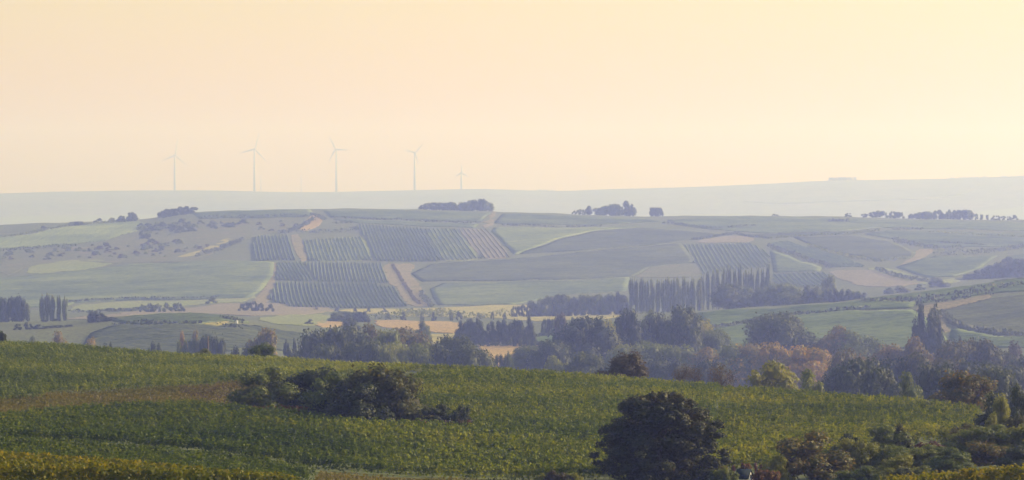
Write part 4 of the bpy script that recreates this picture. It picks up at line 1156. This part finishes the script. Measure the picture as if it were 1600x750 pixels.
def vine_nodes(NV=6):
    g = bpy.data.node_groups.new('vines_on_points', 'GeometryNodeTree')
    g.interface.new_socket('Geometry', in_out='INPUT', socket_type='NodeSocketGeometry')
    g.interface.new_socket('Geometry', in_out='OUTPUT', socket_type='NodeSocketGeometry')
    n, l = g.nodes, g.links
    gi, go = n.new('NodeGroupInput'), n.new('NodeGroupOutput')
    def attr(nm, ty):
        a_ = n.new('GeometryNodeInputNamedAttribute'); a_.data_type = ty; a_.inputs['Name'].default_value = nm
        return next(s for s in a_.outputs if s.enabled and s.name == 'Attribute')
    slot = attr('slot', 'INT')
    def pick(i):
        cmp_ = n.new('FunctionNodeCompare'); cmp_.data_type = 'INT'; cmp_.operation = 'EQUAL'
        ins = [s for s in cmp_.inputs if s.enabled]
        l.new(slot, ins[0]); ins[1].default_value = i
        sp = n.new('GeometryNodeSeparateGeometry'); sp.domain = 'POINT'
        l.new(gi.outputs[0], sp.inputs['Geometry']); l.new(cmp_.outputs[0], sp.inputs['Selection'])
        return sp.outputs['Selection']
    join = n.new('GeometryNodeJoinGeometry')
    for i in range(NV, 0, -1):
        ti = n.new('GeometryNodeGeometryToInstance')
        l.new(pick(i), ti.inputs[0]); l.new(ti.outputs[0], join.inputs[0])
    iop = n.new('GeometryNodeInstanceOnPoints')
    l.new(pick(0), iop.inputs['Points']); l.new(join.outputs[0], iop.inputs['Instance'])
    iop.inputs['Pick Instance'].default_value = True
    l.new(attr('pick', 'INT'), iop.inputs['Instance Index'])
    cx = n.new('ShaderNodeCombineXYZ'); l.new(attr('yaw', 'FLOAT'), cx.inputs['Z'])
    l.new(cx.outputs[0], iop.inputs['Rotation'])
    l.new(attr('size', 'FLOAT'), iop.inputs['Scale'])
    l.new(iop.outputs[0], go.inputs[0])
    return g
VINE_NODES = vine_nodes()
vf = vine_field
vf([(-40, 634), (0, 630), (92, 622), (200, 617), (300, 611), (385, 600), (500, 596), (618, 589), (655, 585), (713, 579), (790, 580), (800, -705), (600, -735), (400, -765), (200, -775), (-40, -785)], 450, 1.0, M['vine'], 'upper left vineyard along the near crest above the grass track')
vf([(548, 668), (600, 672), (740, 680), (745, 672), (690, 655), (660, 640), (640, 610), (625, 602), (660, 597), (720, 591), (800, 590), (805, -690), (1000, -668), (1130, -651), (1112, -540), (1126, -470), (1112, -416), (1000, -416), (850, -417), (600, -417), (545, -417), (560, -450), (538, -500), (548, -530)], 340, -.12, M['vine'], 'great green vineyard filling the near hillside')
vf([(-40, 668), (0, 662), (100, 652), (200, 645), (300, 640), (385, 651), (450, 656), (520, 664), (545, 668), (534, -500), (556, -450), (541, -417), (480, -417), (380, -426), (280, -436), (150, -441), (-40, -446)], 425, -.12, M['vine_shade_tint'], 'green vineyard with shade in its leaf colour below the grass track at left')
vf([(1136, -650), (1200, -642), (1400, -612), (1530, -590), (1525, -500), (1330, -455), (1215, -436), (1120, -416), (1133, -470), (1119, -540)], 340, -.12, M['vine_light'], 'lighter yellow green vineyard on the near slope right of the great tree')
vf([(-40, -362), (450, -362), (490, -395), (420, -414), (300, -421), (150, -427), (-40, -433)], 340, .16, M['vine_shade_tint'], 'green vineyard strip with shade in its leaf colour in the lower left behind the golden one', hs=.48)
vf([(-60, -235), (250, -235), (460, -262), (470, -300), (300, -318), (-60, -318)], 200, .1, M['vine_gold'], 'golden green vineyard crossing the bottom left corner', step=.34)
vf([(1370, -262), (1660, -250), (1660, -318), (1500, -318), (1400, -312)], 200, -.1, M['vine_gold'], 'golden vineyard in the bottom right corner', step=.34)

# ------------------------------------------------------------------ wind turbines and masts on the far ridge
def turbine(u, vhub, vbase, blade_px, phase, D, yaw, label):
    x, y = at_depth(u, D); z = float(H(x, y))
    px = K * y
    hub = (HY - vhub) * px - z
    bl = blade_px * 1.2 * px
    root = add('wind_turbine', None, None, (x, y, z), yaw)
    tag(root, label, 'wind turbine', 'wind turbines on the far ridge')
    A = Acc(); A.put(*tube([(0, 0, -4), (0, 0, hub * .5), (0, 0, hub - 1)], [2.9, 2.2, 1.4], 12))
    add('tower', A.mesh('tower', M['turbine']), root)
    A = Acc(); A.put(*tube([(0, 6, hub), (0, 4, hub), (0, -2.5, hub), (0, -3.5, hub)], [1.2, 2.1, 2.1, 1.5], 10))
    add('nacelle', A.mesh('nacelle', M['turbine']), root)
    A = Acc(); A.put(*tube([(0, -3.4, hub), (0, -4.8, hub), (0, -6.2, hub)], [1.7, 1.6, .3], 10))
    add('hub', A.mesh('hub', M['turbine']), root)
    V, Q = [], []
    prof = [(0, .9, .9), (.06, 1.0, .8), (.2, 2.6, .6), (.5, 1.9, .4), (.8, 1.3, .3), (1, .5, .1)]
    for t, c, th in prof:
        s = .5 * c
        V += [(-s * .6 * 1.6, 0, t * bl), (0, -th * .8, t * bl), (s * 1.7, 0, t * bl), (0, th * .8, t * bl)]
    for i in range(len(prof) - 1):
        for k in range(4): Q.append((i * 4 + k, i * 4 + (k + 1) % 4, i * 4 + 4 + (k + 1) % 4, i * 4 + 4 + k))
    me = mesh_np('blade', V, Q, mat=M['turbine'])
    for k in range(3):
        b = add('blade', me, root, (0, -4.7, hub))
        b.rotation_euler = (0, math.radians(phase + 120 * k), 0)
turbine(273, 242.5, 299, 22, 8, 8600, .5, 'leftmost wind turbine with one blade straight up')
turbine(397.5, 233, 298, 23, 15, 8600, .4, 'wind turbine second from left, tallest, blade leaning right')
turbine(525.5, 233.5, 300, 20, -28, 8600, -.5, 'wind turbine third from left with a blade to the right')
turbine(648, 238.5, 297, 16, 42, 8600, .3, 'fourth wind turbine with its blades making a V')
turbine(721, 270, 296, 10.5, 0, 8700, .2, 'smallest wind turbine at the right end of the row')
def mast(u, vtop, label):
    x, y = at_depth(u, 8650); z = float(H(x, y)); h = (HY - vtop) * K * y - z
    root = add('mast', None, None, (x, y, z)); tag(root, label, 'mast', 'thin masts on the far ridge')
    A = Acc(); A.put(*tube([(0, 0, -3), (0, 0, h * .6), (0, 0, h)], [1.0, .75, .4], 6)); add('pole', A.mesh('pole', M['steel']), root)
    A = Acc()
    for f in (.7, .85, .97): A.box((0, 0, h * f), (3.0, 1.2, 1.0))
    add('antenna', A.mesh('antenna', M['steel']), root)
mast(407.5, 275, 'thin faint mast close right of the tallest turbine')
mast(470.5, 274, 'thin faint mast between the second and third turbine')

# ------------------------------------------------------------------ small things
def pillar():
    x, y = hit(370, 509, 1050); z = float(H(x, y)); s = K * y
    root = add('pillar', None, None, (x, y, z)); tag(root, 'small bright white pillar standing on the low hill at left', 'pillar')
    A = Acc(); A.box((0, 0, .1), (1.0, 1.0, .5)); add('base', A.mesh('base', M['limewash']), root)
    A = Acc(); A.box((0, 0, .95), (.78, .78, 1.2)); add('shaft', A.mesh('shaft', M['limewash']), root)
    A = Acc(); w = .52
    A.put([(-w, -w, 1.55), (w, -w, 1.55), (w, w, 1.55), (-w, w, 1.55), (0, -w, 1.98), (0, w, 1.98)], [(3, 2, 1, 0), (0, 1, 4, 4), (1, 2, 5, 4), (2, 3, 5, 5), (3, 0, 4, 5)])
    me = bpy.data.meshes.new('cap'); me.from_pydata(A.v, [], [tuple(dict.fromkeys(q)) for q in A.q]); me.materials.append(M['limewash'])
    add('cap', me, root)
pillar()

def post(u, vtop, base, w, mat, label, rmin, name='post'):
    x, y = at_depth(u, -base) if base < 0 else hit(u, base, rmin)
    z = float(H(x, y)); h = (HY - vtop) * K * y - z
    A = Acc(); A.put(*tube([(0, 0, -.3), (0, 0, h * .9), (0, 0, h)], [w, w * .95, w * .6], 8))
    return tag(add(name, A.mesh(name, M[mat]), loc=(x, y, z)), label, 'post')
post(325, 525, -768, .2, 'wood', 'dark wooden post on the near crest by the yellowish bush', None, 'wooden_post')
post(704, 653, 671, .09, 'white_paint', 'short whitish post left of the small upright bush', 440)
post(731, 656, 672, .07, 'white_paint', 'short whitish post right of the small upright bush', 440)

def shed():
    x, y = at_depth(1163, near(392)); s = K * y
    ridge = (HY - 734.5) * s
    gz = float(H(x, y)); ridge -= 0
    root = add('shed', None, None, (x, y, gz), math.radians(-24)); tag(root, 'small shed with a blue grey roof and a whitish gable end', 'shed')
    h = ridge - gz; ev = h - .42
    lx, ly = .36, .36
    A = Acc()
    for sx in (-1, 1): A.box((sx * (lx - .05), 0, ev / 2 - .1), (.1, 2 * ly - .2, ev + .2))
    for sy in (-1, 1): A.box((0, sy * (ly - .05), ev / 2 - .1), (2 * lx, .1, ev + .2))
    add('wall', A.mesh('wall', M['limewash']), root)
    me = bpy.data.meshes.new('gable'); t = .08
    v = [(lx, -ly, ev), (lx, ly, ev), (lx, 0, h - .06), (lx - t, -ly, ev), (lx - t, ly, ev), (lx - t, 0, h - .06)]
    f = [(0, 1, 2), (5, 4, 3), (0, 3, 4, 1), (1, 4, 5, 2), (2, 5, 3, 0)]
    v += [(-a_, b_, c_) for a_, b_, c_ in v]; f += [tuple(i + 6 for i in reversed(q)) for q in f]
    me.from_pydata(v, [], f); me.materials.append(M['limewash']); add('gable', me, root)
    A = Acc()
    for sy in (-1, 1):
        a1, b1 = (ly + .06) * sy, ev - .05
        A.put([(-lx - .06, a1, b1), (lx + .04, a1, b1), (lx + .04, 0, h), (-lx - .06, 0, h), (-lx - .06, a1, b1 + .07), (lx + .04, a1, b1 + .07), (lx + .04, 0, h + .07), (-lx - .06, 0, h + .07)],
              [(3, 2, 1, 0), (4, 5, 6, 7), (0, 1, 5, 4), (1, 2, 6, 5), (2, 3, 7, 6), (3, 0, 4, 7)])
    add('roof', A.mesh('roof', M['slate']), root)
    A = Acc(); A.box((lx + .01, 0, ev + .1), (.04, .14, .16)); wdw = add('window', A.mesh('window', M['dark_hole']), root)
shed()

# ------------------------------------------------------------------ the hazy air
zs = Z.min() - 6
hb = Acc(); top_z = 215.0
hb.box((0, 0, (top_z + zs) / 2), (2 * 9450, 2 * 9450, top_z - zs))
hm, hn, hl = nodes_of('haze_air')
ho = hn.new('ShaderNodeOutputMaterial'); hv = hn.new('ShaderNodeVolumePrincipled')
hv.inputs['Color'].default_value = HAZE_COLOR
hv.inputs['Density'].default_value = HAZE_DENSITY
hv.inputs['Anisotropy'].default_value = HAZE_G
hv.inputs['Absorption Color'].default_value = (1, 1, 1, 1)
hl.new(hv.outputs[0], ho.inputs['Volume'])
tag(add('haze', hb.mesh('haze', hm)), kind='stuff')
